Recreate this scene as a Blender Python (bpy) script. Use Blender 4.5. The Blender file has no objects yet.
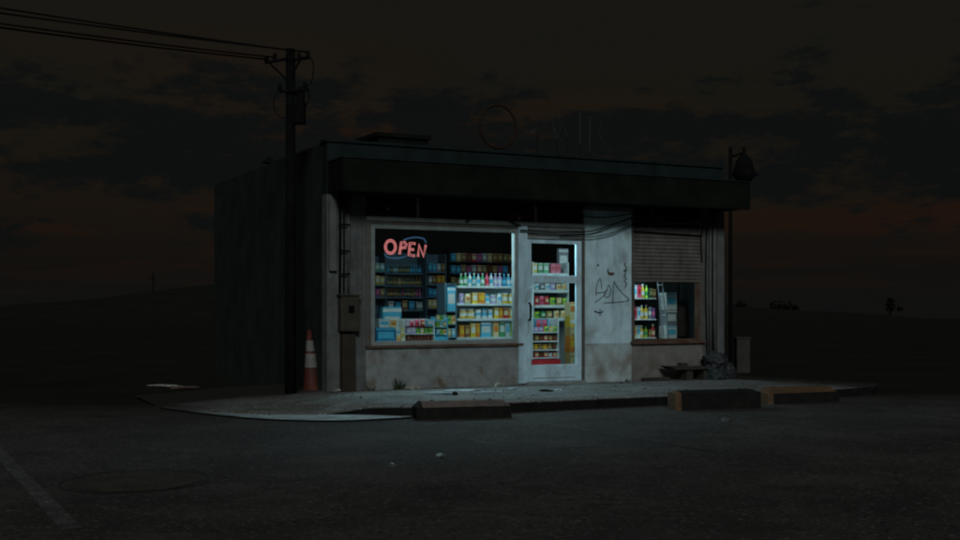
import bpy, bmesh, math, random
from mathutils import Vector, noise as mnoise
random.seed(7)
S = bpy.context.scene
COL = S.collection
R = math.radians

# ------------------------------------------------------------------ camera
F, HZ, H = 1150.0, 306.0, 1.27          # focal length and horizon row (px of the 960 px photo), eye height (m)
cd = bpy.data.cameras.new('camera'); cam = bpy.data.objects.new('camera', cd); COL.objects.link(cam)
cam.location = (0, 0, H); cam.rotation_euler = (R(90), 0, 0)
cd.sensor_width = 36; cd.lens = F / 960 * 36; cd.shift_y = (HZ - 270) / 960
cd.clip_start = .1; cd.clip_end = 6000
S.camera = cam

# ------------------------------------------------------------------ sky, sun, exposure
W = bpy.data.worlds.new('World'); S.world = W; W.use_nodes = True
nt = W.node_tree; nt.nodes.clear()
def wn(t, **k):
    n = nt.nodes.new(t)
    for a, b in k.items(): setattr(n, a, b)
    return n
def wl(a, b): nt.links.new(a, b)
def wmath(op, a, b=None, clamp=False):
    n = wn('ShaderNodeMath', operation=op, use_clamp=clamp)
    for i, v in enumerate((a, b)):
        if v is None: continue
        if isinstance(v, (int, float)): n.inputs[i].default_value = v
        else: wl(v, n.inputs[i])
    return n.outputs[0]
def wmix(f, a, b):
    n = wn('ShaderNodeMix', data_type='RGBA')
    for s, v in ((n.inputs[0], f), (n.inputs[6], a), (n.inputs[7], b)):
        if isinstance(v, tuple): s.default_value = (*v, 1)
        elif isinstance(v, (int, float)): s.default_value = v
        else: wl(v, s)
    return n.outputs[2]
def wramp(f, stops):
    n = wn('ShaderNodeValToRGB'); e = n.color_ramp.elements
    while len(e) < len(stops): e.new(.5)
    for x, (p, c) in zip(e, stops): x.position = p; x.color = (*c, 1)
    wl(f, n.inputs[0]); return n.outputs[0]
tc = wn('ShaderNodeTexCoord'); sep = wn('ShaderNodeSeparateXYZ'); wl(tc.outputs['Generated'], sep.inputs[0])
el = wmath('MAXIMUM', sep.outputs[2], 0.0)
den = wmath('ADD', el, 0.055)
cmb = wn('ShaderNodeCombineXYZ')
wl(wmath('DIVIDE', sep.outputs[0], den), cmb.inputs[0]); wl(wmath('DIVIDE', sep.outputs[1], den), cmb.inputs[1])
def wnoise(scale, detail, rough, off=(0, 0, 0), st=(1, 1, 1)):
    m = wn('ShaderNodeMapping'); m.inputs['Location'].default_value = off; m.inputs['Scale'].default_value = st
    wl(cmb.outputs[0], m.inputs[0])
    n = wn('ShaderNodeTexNoise'); n.inputs['Scale'].default_value = scale; n.inputs['Detail'].default_value = detail
    n.inputs['Roughness'].default_value = rough; wl(m.outputs[0], n.inputs['Vector']); return n.outputs[0]
# dusk gradient: grey-brown overhead, red-brown low down, grey at the horizon
base = wramp(el, [(0.0, (.0052, .0055, .0050)), (.035, (.0062, .0052, .0043)), (.085, (.0098, .0070, .0048)),
                  (.15, (.0096, .0080, .0054)), (.22, (.0084, .0082, .0061)), (1, (.0060, .0064, .0055))])
red = wramp(wnoise(.55, 2, .5, (3.1, .7, 0)), [(.47, (0, 0, 0)), (.66, (1, 1, 1))])
redc = wmix(red, base, (.0150, .0068, .0038))
lowm = wramp(el, [(0, (.1, .1, .1)), (.04, (.55, .55, .55)), (.08, (1, 1, 1)), (.17, (.8, .8, .8)), (.26, (0, 0, 0))])
c1 = wmix(wmath('MULTIPLY', lowm, .75), base, redc)
# dark blue-grey cloud banks: puffy detail inside broad layered banks
def dnoise(scale, detail, rough, off, st):
    m = wn('ShaderNodeMapping'); m.inputs['Location'].default_value = off; m.inputs['Scale'].default_value = st
    wl(tc.outputs['Generated'], m.inputs[0])
    n = wn('ShaderNodeTexNoise'); n.inputs['Scale'].default_value = scale; n.inputs['Detail'].default_value = detail
    n.inputs['Roughness'].default_value = rough; wl(m.outputs[0], n.inputs['Vector']); return n.outputs[0]
puff = dnoise(10.0, 10, .70, (.35, .2, .11), (1, 1, 2.7)); bank = dnoise(2.3, 3, .5, (1.7, .3, .55), (1, 1, 4.5))
sumn = wmath('ADD', wmath('MULTIPLY', puff, .66), wmath('MULTIPLY', bank, .34))
band = wramp(el, [(0, (.30, .30, .30)), (.05, (.47, .47, .47)), (.13, (.56, .56, .56)), (.185, (.52, .52, .52)), (.235, (.43, .43, .43)), (1, (.45, .45, .45))])
cl = wramp(wmath('ADD', sumn, wmath('SUBTRACT', band, .5)), [(.502, (0, 0, 0)), (.555, (1, 1, 1))])
c2 = wmix(wmath('MULTIPLY', cl, .9), c1, (.0037, .0050, .0051))
# a trace of the physical sky on top, sun just under the horizon
sky = wn('ShaderNodeTexSky', sky_type='NISHITA', sun_disc=False); sky.sun_elevation = R(-4); sky.sun_rotation = R(180)
bg1 = wn('ShaderNodeBackground'); wl(c2, bg1.inputs[0]); bg1.inputs[1].default_value = 1.0
bg2 = wn('ShaderNodeBackground'); wl(sky.outputs[0], bg2.inputs[0]); bg2.inputs[1].default_value = .05
add = wn('ShaderNodeAddShader'); wl(bg1.outputs[0], add.inputs[0]); wl(bg2.outputs[0], add.inputs[1])
wo = wn('ShaderNodeOutputWorld'); wl(add.outputs[0], wo.inputs[0])

sd = bpy.data.lights.new('sun', 'SUN'); sun = bpy.data.objects.new('sun', sd); COL.objects.link(sun)
sd.energy = .80; sd.angle = R(16); sd.color = (.95, 1.0, .98)
sun.rotation_euler = Vector((-.06, .86, -.49)).to_track_quat('-Z', 'Y').to_euler()
sun.location = (4, -20, 14)
S.view_settings.view_transform = 'Standard'; S.view_settings.look = 'None'
S.view_settings.exposure = 0; S.view_settings.gamma = 1
S.render.engine = 'CYCLES'
S.cycles.filter_width = 2.0
S.render.resolution_x = 1024; S.render.resolution_y = 576

# ------------------------------------------------------------------ frames: the shop stands turned to the camera
UA = math.atan2(.452, .892)
U = Vector((math.cos(UA), math.sin(UA), 0)); V = Vector((-math.sin(UA), math.cos(UA), 0))
P0 = Vector((-2.036, 15.30, 0))
def P(x, y, w=0.0):
    """photo pixel on the plane w metres behind the shop front -> (t along the front, z)"""
    q = (x - 480) / F; o = P0 + V * w
    t = (q * o.y - o.x) / (U.x - U.y * q); d = o.y + U.y * t
    return t, H + (HZ - y) * d / F
def G(x, y, z=0.0):
    d = (H - z) * F / (y - HZ); return Vector(((x - 480) / F * d, d, z))
def at(x, y, d):
    return Vector(((x - 480) / F * d, d, H + (HZ - y) * d / F))
def bl(t, w, z=0.0): return P0 + U * t + V * w + Vector((0, 0, z))
def PT(x, w=0.0): return P(x, 300, w)[0]

# ------------------------------------------------------------------ materials
def mat(name, col, rough=.75, var=.3, scale=5, bump=.15, bscale=60, dirt=None, damt=(.55, .75), dscale=2.5, streak=0, metal=0, spec=.3, speck=0):
    m = bpy.data.materials.new(name); m.use_nodes = True; t = m.node_tree; b = t.nodes['Principled BSDF']
    b.inputs['Roughness'].default_value = rough; b.inputs['Metallic'].default_value = metal
    b.inputs['Specular IOR Level'].default_value = spec
    N = lambda k: t.nodes.new(k); L = t.links.new
    co = N('ShaderNodeTexCoord').outputs['Object']
    def noi(s, d=4, st=(1, 1, 1), off=0):
        mp = N('ShaderNodeMapping'); mp.inputs['Scale'].default_value = st; mp.inputs['Location'].default_value = (off, off * .7, off * 1.3)
        L(co, mp.inputs[0]); n = N('ShaderNodeTexNoise'); n.inputs['Scale'].default_value = s; n.inputs['Detail'].default_value = d
        n.inputs['Roughness'].default_value = .62; L(mp.outputs[0], n.inputs['Vector']); return n.outputs[0]
    def mix(f, a, c):
        n = N('ShaderNodeMix'); n.data_type = 'RGBA'
        L(f, n.inputs[0])
        for s, v in ((n.inputs[6], a), (n.inputs[7], c)):
            if isinstance(v, tuple): s.default_value = (*v, 1)
            else: L(v, s)
        return n.outputs[2]
    def ramp(f, a, c):
        n = N('ShaderNodeMapRange'); n.inputs['From Min'].default_value = a; n.inputs['From Max'].default_value = c; L(f, n.inputs[0]); return n.outputs[0]
    lo = tuple(x * (1 - var) for x in col); hi = tuple(min(1, x * (1 + var * .8)) for x in col)
    c = mix(ramp(noi(scale, 6), .3, .7), lo, hi)
    if streak:
        c = mix(ramp(noi(6, 6, (1, 1, .22), 4.2), .48, .9 - .2 * streak), c, tuple(x * .5 for x in col))
    if dirt: c = mix(ramp(noi(dscale, 8, (1, 1, .7), 9.1), *damt), c, dirt)
    if speck:
        c = mix(ramp(noi(speck, 2, (1, 1, 1), 2.7), .58, .70), c, tuple(min(1, x * 2.4) for x in col))
        c = mix(ramp(noi(speck * .8, 2, (1, 1, 1), 7.7), .57, .68), c, tuple(x * .35 for x in col))
    L(c, b.inputs['Base Color'])
    if bump:
        bp = N('ShaderNodeBump'); bp.inputs['Strength'].default_value = bump; bp.inputs['Distance'].default_value = .02
        L(noi(bscale, 5), bp.inputs['Height']); L(bp.outputs[0], b.inputs['Normal'])
    L(ramp(noi(scale * 2, 3, off=5), -.4, 1.4), N('ShaderNodeMath').inputs[0]) if False else None
    return m
def emit(name, col, s):
    m = bpy.data.materials.new(name); m.use_nodes = True; t = m.node_tree; t.nodes.clear()
    e = t.nodes.new('ShaderNodeEmission'); e.inputs[0].default_value = (*col, 1); e.inputs[1].default_value = s
    o = t.nodes.new('ShaderNodeOutputMaterial'); t.links.new(e.outputs[0], o.inputs[0]); return m
def glass(name, tint):
    m = bpy.data.materials.new(name); m.use_nodes = True; t = m.node_tree; t.nodes.clear()
    tr = t.nodes.new('ShaderNodeBsdfTransparent'); tr.inputs[0].default_value = (*tint, 1)
    gl = t.nodes.new('ShaderNodeBsdfGlossy'); gl.inputs['Roughness'].default_value = .04
    lw = t.nodes.new('ShaderNodeLayerWeight'); lw.inputs[0].default_value = .5
    pw = t.nodes.new('ShaderNodeMath'); pw.operation = 'POWER'; t.links.new(lw.outputs['Facing'], pw.inputs[0]); pw.inputs[1].default_value = 5
    fr = t.nodes.new('ShaderNodeMath'); fr.operation = 'MULTIPLY_ADD'; t.links.new(pw.outputs[0], fr.inputs[0]); fr.inputs[1].default_value = .96; fr.inputs[2].default_value = .04
    mx = t.nodes.new('ShaderNodeMixShader'); o = t.nodes.new('ShaderNodeOutputMaterial')
    t.links.new(fr.outputs[0], mx.inputs[0]); t.links.new(tr.outputs[0], mx.inputs[1]); t.links.new(gl.outputs[0], mx.inputs[2]); t.links.new(mx.outputs[0], o.inputs[0]); return m

M = {}
RUST = (.10, .045, .02)
M['pier'] = mat('pier_paint', (.115, .125, .125), dirt=(.05, .045, .04), streak=.6)
M['plinth'] = mat('plinth_render', (.235, .27, .27), dirt=(.13, .09, .06), damt=(.54, .72), dscale=3.4, bump=.4, bscale=35)
M['pillar'] = mat('pillar_pale_blue', (.56, .80, .89), var=.18, dirt=(.27, .30, .30), damt=(.54, .78), dscale=3.0, streak=.3, rough=.6, bump=.3, bscale=30)  # pale blue, brighter and bluer than the other wall parts
M['pillar_low'] = mat('pillar_base_render', (.19, .19, .175), dirt=(.11, .09, .07), damt=(.52, .75), bump=.4, bscale=35)
M['pillar_foot'] = mat('pillar_foot_render', (.44, .56, .59), var=.22, dirt=(.19, .16, .13), damt=(.40, .68), dscale=3.0, bump=.4, bscale=35)
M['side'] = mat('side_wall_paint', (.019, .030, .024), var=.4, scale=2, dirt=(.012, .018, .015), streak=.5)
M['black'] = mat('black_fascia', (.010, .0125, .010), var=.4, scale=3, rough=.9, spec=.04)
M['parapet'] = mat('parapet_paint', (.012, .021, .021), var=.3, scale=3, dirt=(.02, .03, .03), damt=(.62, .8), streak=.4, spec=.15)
M['frame'] = mat('window_frame_metal', (.24, .28, .28), var=.25, dirt=RUST, damt=(.62, .8), dscale=5, rough=.5)
M['frame_dark'] = mat('outer_frame_metal', (.11, .11, .10), var=.3, dirt=RUST, damt=(.58, .8), dscale=6, rough=.6)
M['door'] = mat('door_paint', (.53, .78, .92), var=.16, dirt=(.22, .26, .27), damt=(.56, .8), dscale=4, streak=.4, rough=.45)
M['rust'] = mat('rusty_sill', (.12, .08, .06), var=.4, dirt=(.09, .035, .018), damt=(.45, .65), dscale=7, rough=.9, bump=.4)
M['shutter'] = mat('shutter_metal', (.15, .142, .132), var=.25, dirt=(.08, .06, .045), damt=(.55, .75), dscale=3, streak=.5, rough=.55)
M['cable'] = mat('cable_rubber', (.010, .010, .010), var=.2, rough=.8, spec=.04)
M['pipe'] = mat('pipe_paint', (.13, .135, .135), var=.25, dirt=(.05, .045, .04), streak=.5)
M['box'] = mat('meter_box_metal', (.05, .046, .034), var=.35, dirt=(.035, .022, .012), damt=(.5, .7), dscale=8, rough=.6)
M['boxlow'] = mat('cabinet_brown', (.035, .027, .019), var=.35, dirt=(.05, .03, .02), rough=.8)
M['dark'] = mat('dark_metal', (.008, .009, .008), var=.3, rough=.85, spec=.02)
M['pole'] = mat('dark_timber', (.008, .0095, .0085), var=.5, scale=3, streak=.6, rough=.95, spec=.02)
M['inside'] = mat('dark_interior_wall', (.018, .021, .022), var=.2, rough=.9, spec=.1)
M['floor'] = mat('interior_floor', (.16, .15, .14), var=.2, rough=.6)
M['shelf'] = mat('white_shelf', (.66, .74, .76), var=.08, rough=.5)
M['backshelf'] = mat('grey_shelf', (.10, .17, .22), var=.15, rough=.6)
M['graf'] = mat('graffiti_paint', (.055, .07, .075), var=.4, rough=.5)
M['graf2'] = mat('scraped_sticker', (.12, .07, .05), var=.5, scale=40)
M['glass'] = glass('window_glass', (.86, .92, .92))
M['tglass'] = mat('blacked_out_glass', (.005, .006, .006), var=.2, rough=.18, bump=0, spec=.4)
M['asphalt'] = mat('asphalt', (.068, .065, .061), var=.45, scale=1.1, rough=.88, bump=1.0, bscale=42, dirt=(.036, .036, .034), damt=(.46, .66), dscale=.7, speck=30, spec=.2)
M['land'] = mat('dark_scrub_land', (.022, .024, .018), var=.22, scale=.5, rough=.95, spec=.05)
M['pave'] = mat('pavement_concrete', (.15, .158, .158), var=.4, scale=2.2, dirt=(.085, .07, .055), damt=(.5, .7), dscale=1.3, bump=.5, bscale=40, speck=26)
M['kerbblack'] = mat('dark_kerb_face', (.011, .012, .011), var=.5, scale=8, dirt=(.03, .03, .028), damt=(.62, .8), dscale=6, rough=.85, spec=.1)  # near-black tone for kerb fronts and the gutter's front edge
M['gutter'] = mat('pale_gutter_concrete', (.42, .52, .55), var=.3, scale=3, dirt=(.10, .10, .10), damt=(.5, .72), dscale=2.4, bump=.3)
M['yellow'] = mat('worn_yellow_paint', (.115, .066, .032), var=.35, scale=9, dirt=(.07, .05, .035), damt=(.52, .68), dscale=9, bump=.4)
M['brown'] = mat('worn_brown_paint', (.125, .08, .06), var=.35, scale=9, dirt=(.06, .05, .045), damt=(.5, .68), dscale=7, bump=.4)
M['stop'] = mat('black_stop_paint', (.014, .015, .013), var=.4, scale=8, dirt=(.03, .028, .024), damt=(.6, .75), dscale=8, rough=.85, spec=.1)
M['line'] = mat('worn_road_paint', (.11, .11, .105), var=.5, scale=5, dirt=(.05, .05, .046), damt=(.42, .62), dscale=6, bump=.6, bscale=55, speck=38)
M['tar'] = mat('tar_seal', (.034, .034, .032), var=.3, rough=.7)
M['patch'] = mat('brown_road_patch', (.060, .055, .040), var=.4, scale=4, dirt=(.038, .037, .032), damt=(.45, .65), dscale=3, bump=.8, bscale=50, speck=40)
M['orange'] = mat('cone_orange', (.12, .024, .013), var=.35, scale=10, dirt=(.05, .022, .016), damt=(.45, .68), rough=.6)
M['white'] = mat('dirty_white', (.16, .168, .162), var=.2, scale=9, dirt=(.2, .19, .17), damt=(.5, .7), rough=.6)
M['scrap'] = mat('crumpled_scrap', (.36, .37, .33), var=.35, scale=20, dirt=(.15, .13, .1), damt=(.5, .7), dscale=15)
M['bluescrap'] = mat('wet_plastic_scrap', (.28, .36, .40), var=.35, scale=20, rough=.35)
M['can'] = mat('crushed_can', (.13, .16, .155), var=.3, scale=30, rough=.4, metal=.4)
M['bag'] = mat('grey_bin_bag', (.032, .036, .044), var=.6, scale=14, rough=.5, bump=.8, bscale=18)
M['bag2'] = mat('teal_bin_bag', (.03, .045, .047), var=.6, scale=14, rough=.45, bump=.8, bscale=18)
M['plank'] = mat('weathered_plank', (.04, .038, .032), var=.4, scale=8, rough=.9)
M['leaf'] = mat('weed_green', (.03, .05, .02), var=.4, rough=.8)
M['conc'] = mat('pale_concrete', (.045, .044, .035), var=.3, bump=.4)
M['ring'] = mat('dark_red_sign_tube', (.03, .018, .013), var=.3, spec=.1)
M['signgrey'] = mat('grey_sign_frame', (.045, .049, .052), var=.3, spec=.1)
M['neon'] = emit('neon_pink', (1.0, .27, .27), .74)
M['neonb'] = emit('neon_blue', (.08, .18, .33), .42)
M['tube'] = emit('lamp_white', (.72, .95, 1.0), 82.0)
M['strip'] = emit('spill_lamp_white', (.64, .92, 1.0), 265.0)  # tubes of the added strip lamps
M['bush'] = mat('dark_foliage', (.018, .020, .015), var=.4, scale=3, spec=.05)

def enrich_asphalt(m):
    t = m.node_tree; b = t.nodes['Principled BSDF']; N = t.nodes.new; L = t.links.new
    col = b.inputs['Base Color'].links[0].from_socket
    co = N('ShaderNodeTexCoord').outputs['Object']
    nz = N('ShaderNodeTexNoise'); nz.inputs['Scale'].default_value = 1.6; nz.inputs['Detail'].default_value = 6; L(co, nz.inputs['Vector'])
    vm = N('ShaderNodeVectorMath'); vm.operation = 'MULTIPLY_ADD'; L(nz.outputs['Color'], vm.inputs[0]); vm.inputs[1].default_value = (.9, .9, .9); L(co, vm.inputs[2])
    vo = N('ShaderNodeTexVoronoi'); vo.feature = 'DISTANCE_TO_EDGE'; vo.inputs['Scale'].default_value = .55; L(vm.outputs[0], vo.inputs['Vector'])
    mr = N('ShaderNodeMapRange'); L(vo.outputs['Distance'], mr.inputs[0]); mr.inputs['From Max'].default_value = .012; mr.inputs['To Min'].default_value = .6; mr.inputs['To Max'].default_value = 0
    x = N('ShaderNodeMix'); x.data_type = 'RGBA'; L(mr.outputs[0], x.inputs[0]); L(col, x.inputs[6]); x.inputs[7].default_value = (.02, .02, .019, 1)
    # oil and tyre stains
    n2 = N('ShaderNodeTexNoise'); n2.inputs['Scale'].default_value = 1.1; n2.inputs['Detail'].default_value = 4; L(co, n2.inputs['Vector'])
    m2 = N('ShaderNodeMapRange'); L(n2.outputs[0], m2.inputs[0]); m2.inputs['From Min'].default_value = .6; m2.inputs['From Max'].default_value = .74; m2.inputs['To Max'].default_value = .55
    y = N('ShaderNodeMix'); y.data_type = 'RGBA'; L(m2.outputs[0], y.inputs[0]); L(x.outputs[2], y.inputs[6]); y.inputs[7].default_value = (.026, .026, .025, 1)
    # soil creeping in from the ragged edge
    at_ = N('ShaderNodeAttribute'); at_.attribute_name = 'soil'
    n3 = N('ShaderNodeTexNoise'); n3.inputs['Scale'].default_value = 1.3; n3.inputs['Detail'].default_value = 7; L(co, n3.inputs['Vector'])
    ad = N('ShaderNodeMath'); ad.operation = 'ADD'; L(at_.outputs['Fac'], ad.inputs[0]); L(n3.outputs[0], ad.inputs[1])
    m3 = N('ShaderNodeMapRange'); L(ad.outputs[0], m3.inputs[0]); m3.inputs['From Min'].default_value = .65; m3.inputs['From Max'].default_value = 1.45
    z = N('ShaderNodeMix'); z.data_type = 'RGBA'; L(m3.outputs[0], z.inputs[0]); L(y.outputs[2], z.inputs[6]); z.inputs[7].default_value = (.023, .024, .019, 1)
    L(z.outputs[2], b.inputs['Base Color'])
enrich_asphalt(M['asphalt'])
def add_soil(m):
    t = m.node_tree; b = t.nodes['Principled BSDF']; N = t.nodes.new; L = t.links.new; col = b.inputs['Base Color'].links[0].from_socket
    at_ = N('ShaderNodeAttribute'); at_.attribute_name = 'soil'
    n3 = N('ShaderNodeTexNoise'); n3.inputs['Scale'].default_value = 2.2; n3.inputs['Detail'].default_value = 8; n3.inputs['Roughness'].default_value = .65; L(N('ShaderNodeTexCoord').outputs['Object'], n3.inputs['Vector'])
    ad = N('ShaderNodeMath'); ad.operation = 'ADD'; L(at_.outputs['Fac'], ad.inputs[0]); L(n3.outputs[0], ad.inputs[1])
    m3 = N('ShaderNodeMapRange'); L(ad.outputs[0], m3.inputs[0]); m3.inputs['From Min'].default_value = .72; m3.inputs['From Max'].default_value = 1.25
    z = N('ShaderNodeMix'); z.data_type = 'RGBA'; L(m3.outputs[0], z.inputs[0]); L(col, z.inputs[6]); z.inputs[7].default_value = (.026, .026, .021, 1); L(z.outputs[2], b.inputs['Base Color'])
add_soil(M['pave']); add_soil(M['gutter'])
def soil_attr(o, f):
    a_ = o.data.attributes.new('soil', 'FLOAT', 'POINT'); a_.data.foreach_set('value', [f(v.co) for v in o.data.vertices])

# ------------------------------------------------------------------ mesh helpers
class MB:
    def __init__(s): s.v = []; s.f = []; s.mi = []
    def quad(s, *p, m=0):
        n = len(s.v); s.v += [tuple(q) for q in p]; s.f.append(tuple(range(n, n + len(p)))); s.mi.append(m); return s
    def box(s, x0, x1, y0, y1, z0, z1, m=0):
        n = len(s.v); s.v += [(x, y, z) for z in (z0, z1) for y in (y0, y1) for x in (x0, x1)]
        for f in ((0, 2, 3, 1), (4, 5, 7, 6), (0, 1, 5, 4), (2, 6, 7, 3), (0, 4, 6, 2), (1, 3, 7, 5)):
            s.f.append(tuple(n + i for i in f)); s.mi.append(m)
        return s
    def tube(s, pts, r, seg=8, closed=False, m=0):
        pts = [Vector(p) for p in pts]; k = len(pts); n = len(s.v)
        rr = r if isinstance(r, (list, tuple)) else [r] * k
        for i, p in enumerate(pts):
            a = pts[(i - 1) % k] if (closed or i > 0) else p; c = pts[(i + 1) % k] if (closed or i < k - 1) else p
            d = (c - a).normalized() if (c - a).length > 1e-9 else Vector((0, 0, 1))
            h = Vector((0, 0, 1)) if abs(d.z) < .9 else Vector((0, 1, 0))
            e1 = d.cross(h).normalized(); e2 = e1.cross(d)
            s.v += [tuple(p + (e1 * math.cos(2 * math.pi * j / seg) + e2 * math.sin(2 * math.pi * j / seg)) * rr[i]) for j in range(seg)]
        for i in range(k if closed else k - 1):
            for j in range(seg):
                a, b = n + i * seg, n + ((i + 1) % k) * seg
                s.f.append((a + j, a + (j + 1) % seg, b + (j + 1) % seg, b + j)); s.mi.append(m)
        if not closed:
            s.f.append(tuple(n + j for j in range(seg))); s.mi.append(m)
            s.f.append(tuple(n + (k - 1) * seg + j for j in reversed(range(seg)))); s.mi.append(m)
        return s
    def lathe(s, prof, seg=16, m=0, ms=None):
        n = len(s.v)
        for r, z in prof: s.v += [(r * math.cos(2 * math.pi * j / seg), r * math.sin(2 * math.pi * j / seg), z) for j in range(seg)]
        for i in range(len(prof) - 1):
            for j in range(seg):
                a, b = n + i * seg, n + (i + 1) * seg
                s.f.append((a + j, a + (j + 1) % seg, b + (j + 1) % seg, b + j)); s.mi.append(ms[i] if ms else m)
        s.f.append(tuple(n + j for j in reversed(range(seg)))); s.mi.append(ms[0] if ms else m)
        s.f.append(tuple(n + (len(prof) - 1) * seg + j for j in range(seg))); s.mi.append(ms[-1] if ms else m)
        return s
    def prism(s, poly, y0, y1, m=0):            # polygon in x,z extruded along y
        n = len(s.v); k = len(poly)
        s.v += [(x, y0, z) for x, z in poly] + [(x, y1, z) for x, z in poly]
        s.f.append(tuple(range(n, n + k))); s.f.append(tuple(reversed(range(n + k, n + 2 * k)))); s.mi += [m, m]
        for i in range(k): s.f.append((n + i, n + k + i, n + k + (i + 1) % k, n + (i + 1) % k)); s.mi.append(m)
        return s
    def mesh(s, name, mats):
        me = bpy.data.meshes.new(name); me.from_pydata(s.v, [], s.f)
        for q in (mats if isinstance(mats, (list, tuple)) else [mats]): me.materials.append(q)
        for p, i in zip(me.polygons, s.mi): p.material_index = i
        bm = bmesh.new(); bm.from_mesh(me); bmesh.ops.recalc_face_normals(bm, faces=bm.faces); bm.to_mesh(me); bm.free()
        return me
    def build(s, name, mats, parent=None, loc=(0, 0, 0), rz=0.0, smooth=False, bevel=0):
        o = bpy.data.objects.new(name, s.mesh(name, mats)); COL.objects.link(o)
        o.parent = parent; o.location = loc; o.rotation_euler = (0, 0, rz)
        if smooth: o.data.polygons.foreach_set('use_smooth', [True] * len(o.data.polygons))
        if bevel:
            b = o.modifiers.new('bevel', 'BEVEL'); b.width = bevel; b.segments = 2; b.limit_method = 'ANGLE'
        return o
def tag(o, label=None, cat=None, group=None, kind=None):
    for k, v in (('label', label), ('category', cat), ('group', group), ('kind', kind)):
        if v: o[k] = v
    return o
def thing(name, loc, label, cat, rz=0.0, group=None):
    o = bpy.data.objects.new(name, None); COL.objects.link(o); o.location = loc; o.rotation_euler = (0, 0, rz); o.empty_display_size = .2
    return tag(o, label, cat, group)
def smoothline(pts, n=6):                         # Catmull-Rom
    pts = [Vector(p) for p in pts]; out = []
    for i in range(len(pts) - 1):
        a, b, c, d = pts[max(i - 1, 0)], pts[i], pts[i + 1], pts[min(i + 2, len(pts) - 1)]
        for k in range(n):
            t = k / n; out.append(.5 * ((2 * b) + (c - a) * t + (2 * a - 5 * b + 4 * c - d) * t * t + (3 * b - a - 3 * c + d) * t ** 3))
    return out + [pts[-1]]
def lump(seed, sx, sy, sz, sub=3, amp=.22, freq=2.2, flat=True):
    bm = bmesh.new(); bmesh.ops.create_icosphere(bm, subdivisions=sub, radius=1)
    b = MB()
    for v in bm.verts:
        d = v.co.normalized(); k = 1 + amp * mnoise.noise(d * freq + Vector((seed, seed * 1.7, 0))) + amp * .5 * mnoise.noise(d * freq * 3 + Vector((0, seed, 3)))
        z = d.z * k
        if flat: z = max(z, -.55) + .55
        b.v.append((d.x * k * sx, d.y * k * sy, z * sz))
    for f in bm.faces: b.f.append(tuple(v.index for v in f.verts)); b.mi.append(0)
    bm.free(); return b

# ------------------------------------------------------------------ ground and far land
def ground():
    b = MB(); rs = [0, 4, 8, 12, 16, 20, 26, 34, 45, 60, 80, 100, 115, 125, 140, 170, 220, 320, 600, 1200, 2500]; n = 72
    b.v.append((0, 0, 0))
    for r in rs[1:]:
        z = 0 if r <= 115 else -(r - 115) * .02
        for j in range(n):
            a = 2 * math.pi * j / n; b.v.append((r * math.cos(a), r * math.sin(a), z))
    for j in range(n): b.f.append((0, 1 + j, 1 + (j + 1) % n)); b.mi.append(0)
    for i in range(len(rs) - 2):
        for j in range(n):
            a, c = 1 + i * n, 1 + (i + 1) * n
            b.f.append((a + j, c + j, c + (j + 1) % n, a + (j + 1) % n)); b.mi.append(0)
    return b
tag(ground().build('ground', M['land']), kind='structure')
# the asphalt lot in front of the shop, with a ragged far edge
edge = [Vector((-70, 16.5, 0)), Vector((-22, 15.6, 0)), G(-60, 403), G(60, 405), G(150, 405), G(230, 404), G(320, 405), bl(0, -1.5), bl(3, -1.5), bl(6.4, -1.9), bl(7.6, -2.2), G(930, 394.5), G(1100, 391), Vector((24, 18.5, 0)), Vector((70, 22, 0))]
edge = [edge[i].lerp(edge[i + 1], k / 10) for i in range(len(edge) - 1) for k in range(10)] + [edge[-1]]; b = MB(); rows_ = [10, 7, 5, 3, 1, -3, -12, -40]; soil_ = []
for i, p in enumerate(edge):
    soil_.append(1.0)
    b.v.append((p.x, p.y + .12 * mnoise.noise(Vector((p.x * .9, 3, 0))) + .05 * mnoise.noise(Vector((p.x * 4, 1, 0))), .004))
    b.v.append((p.x, p.y - 1.1, .004)); soil_.append(.45 if abs(p.x) > 2.5 else .1); b.v.append((p.x, p.y - 2.6, .004)); soil_.append(.15 if abs(p.x) > 4 else 0)
    for y in rows_: b.v.append((p.x, min(y, p.y - 3), .004)); soil_.append(0.0)
n = len(rows_) + 3
for i in range(len(edge) - 1):
    for j in range(n - 1): a = i * n + j; b.f.append((a, a + 1, a + n + 1, a + n)); b.mi.append(0)
road = tag(b.build('road', M['asphalt']), kind='structure')
sa = road.data.attributes.new('soil', 'FLOAT', 'POINT'); sa.data.foreach_set('value', soil_)

def hill():
    b = MB(); prof = [(-140, .4), (-80, .6), (-46, 1.3), (-36, 2.0), (-26, 3.35), (-10, 3.9), (5, 3.6), (16, 2.0), (25, 1.25), (33, .8), (40, .25), (48, .02)]
    xs = [-140 + 188 * i / 120 for i in range(121)]; ys = [0, .25, .5, .75, 1, 1.4, 2]
    def hz(x):
        for (a, p), (c, q) in zip(prof, prof[1:]):
            if a <= x <= c: k = (x - a) / (c - a); k = k * k * (3 - 2 * k); return p + (q - p) * k
        return 0
    for j, y in enumerate(ys):
        for x in xs:
            e = max(0, 1 - abs(y - 1)) if y <= 1 else max(0, 1 - (y - 1))
            e = e * e * (3 - 2 * e)
            b.v.append((x, 70 + 40 * y, hz(x) * e + .12 * e * mnoise.noise(Vector((x * .35, y, 2))) + .06 * e * mnoise.noise(Vector((x * 1.4, y, 5))) - .05))
    n = len(xs)
    for j in range(len(ys) - 1):
        for i in range(n - 1): b.f.append((j * n + i, j * n + i + 1, (j + 1) * n + i + 1, (j + 1) * n + i)); b.mi.append(0)
    return b
tag(hill().build('hill', M['land'], smooth=True), kind='structure')

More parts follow.
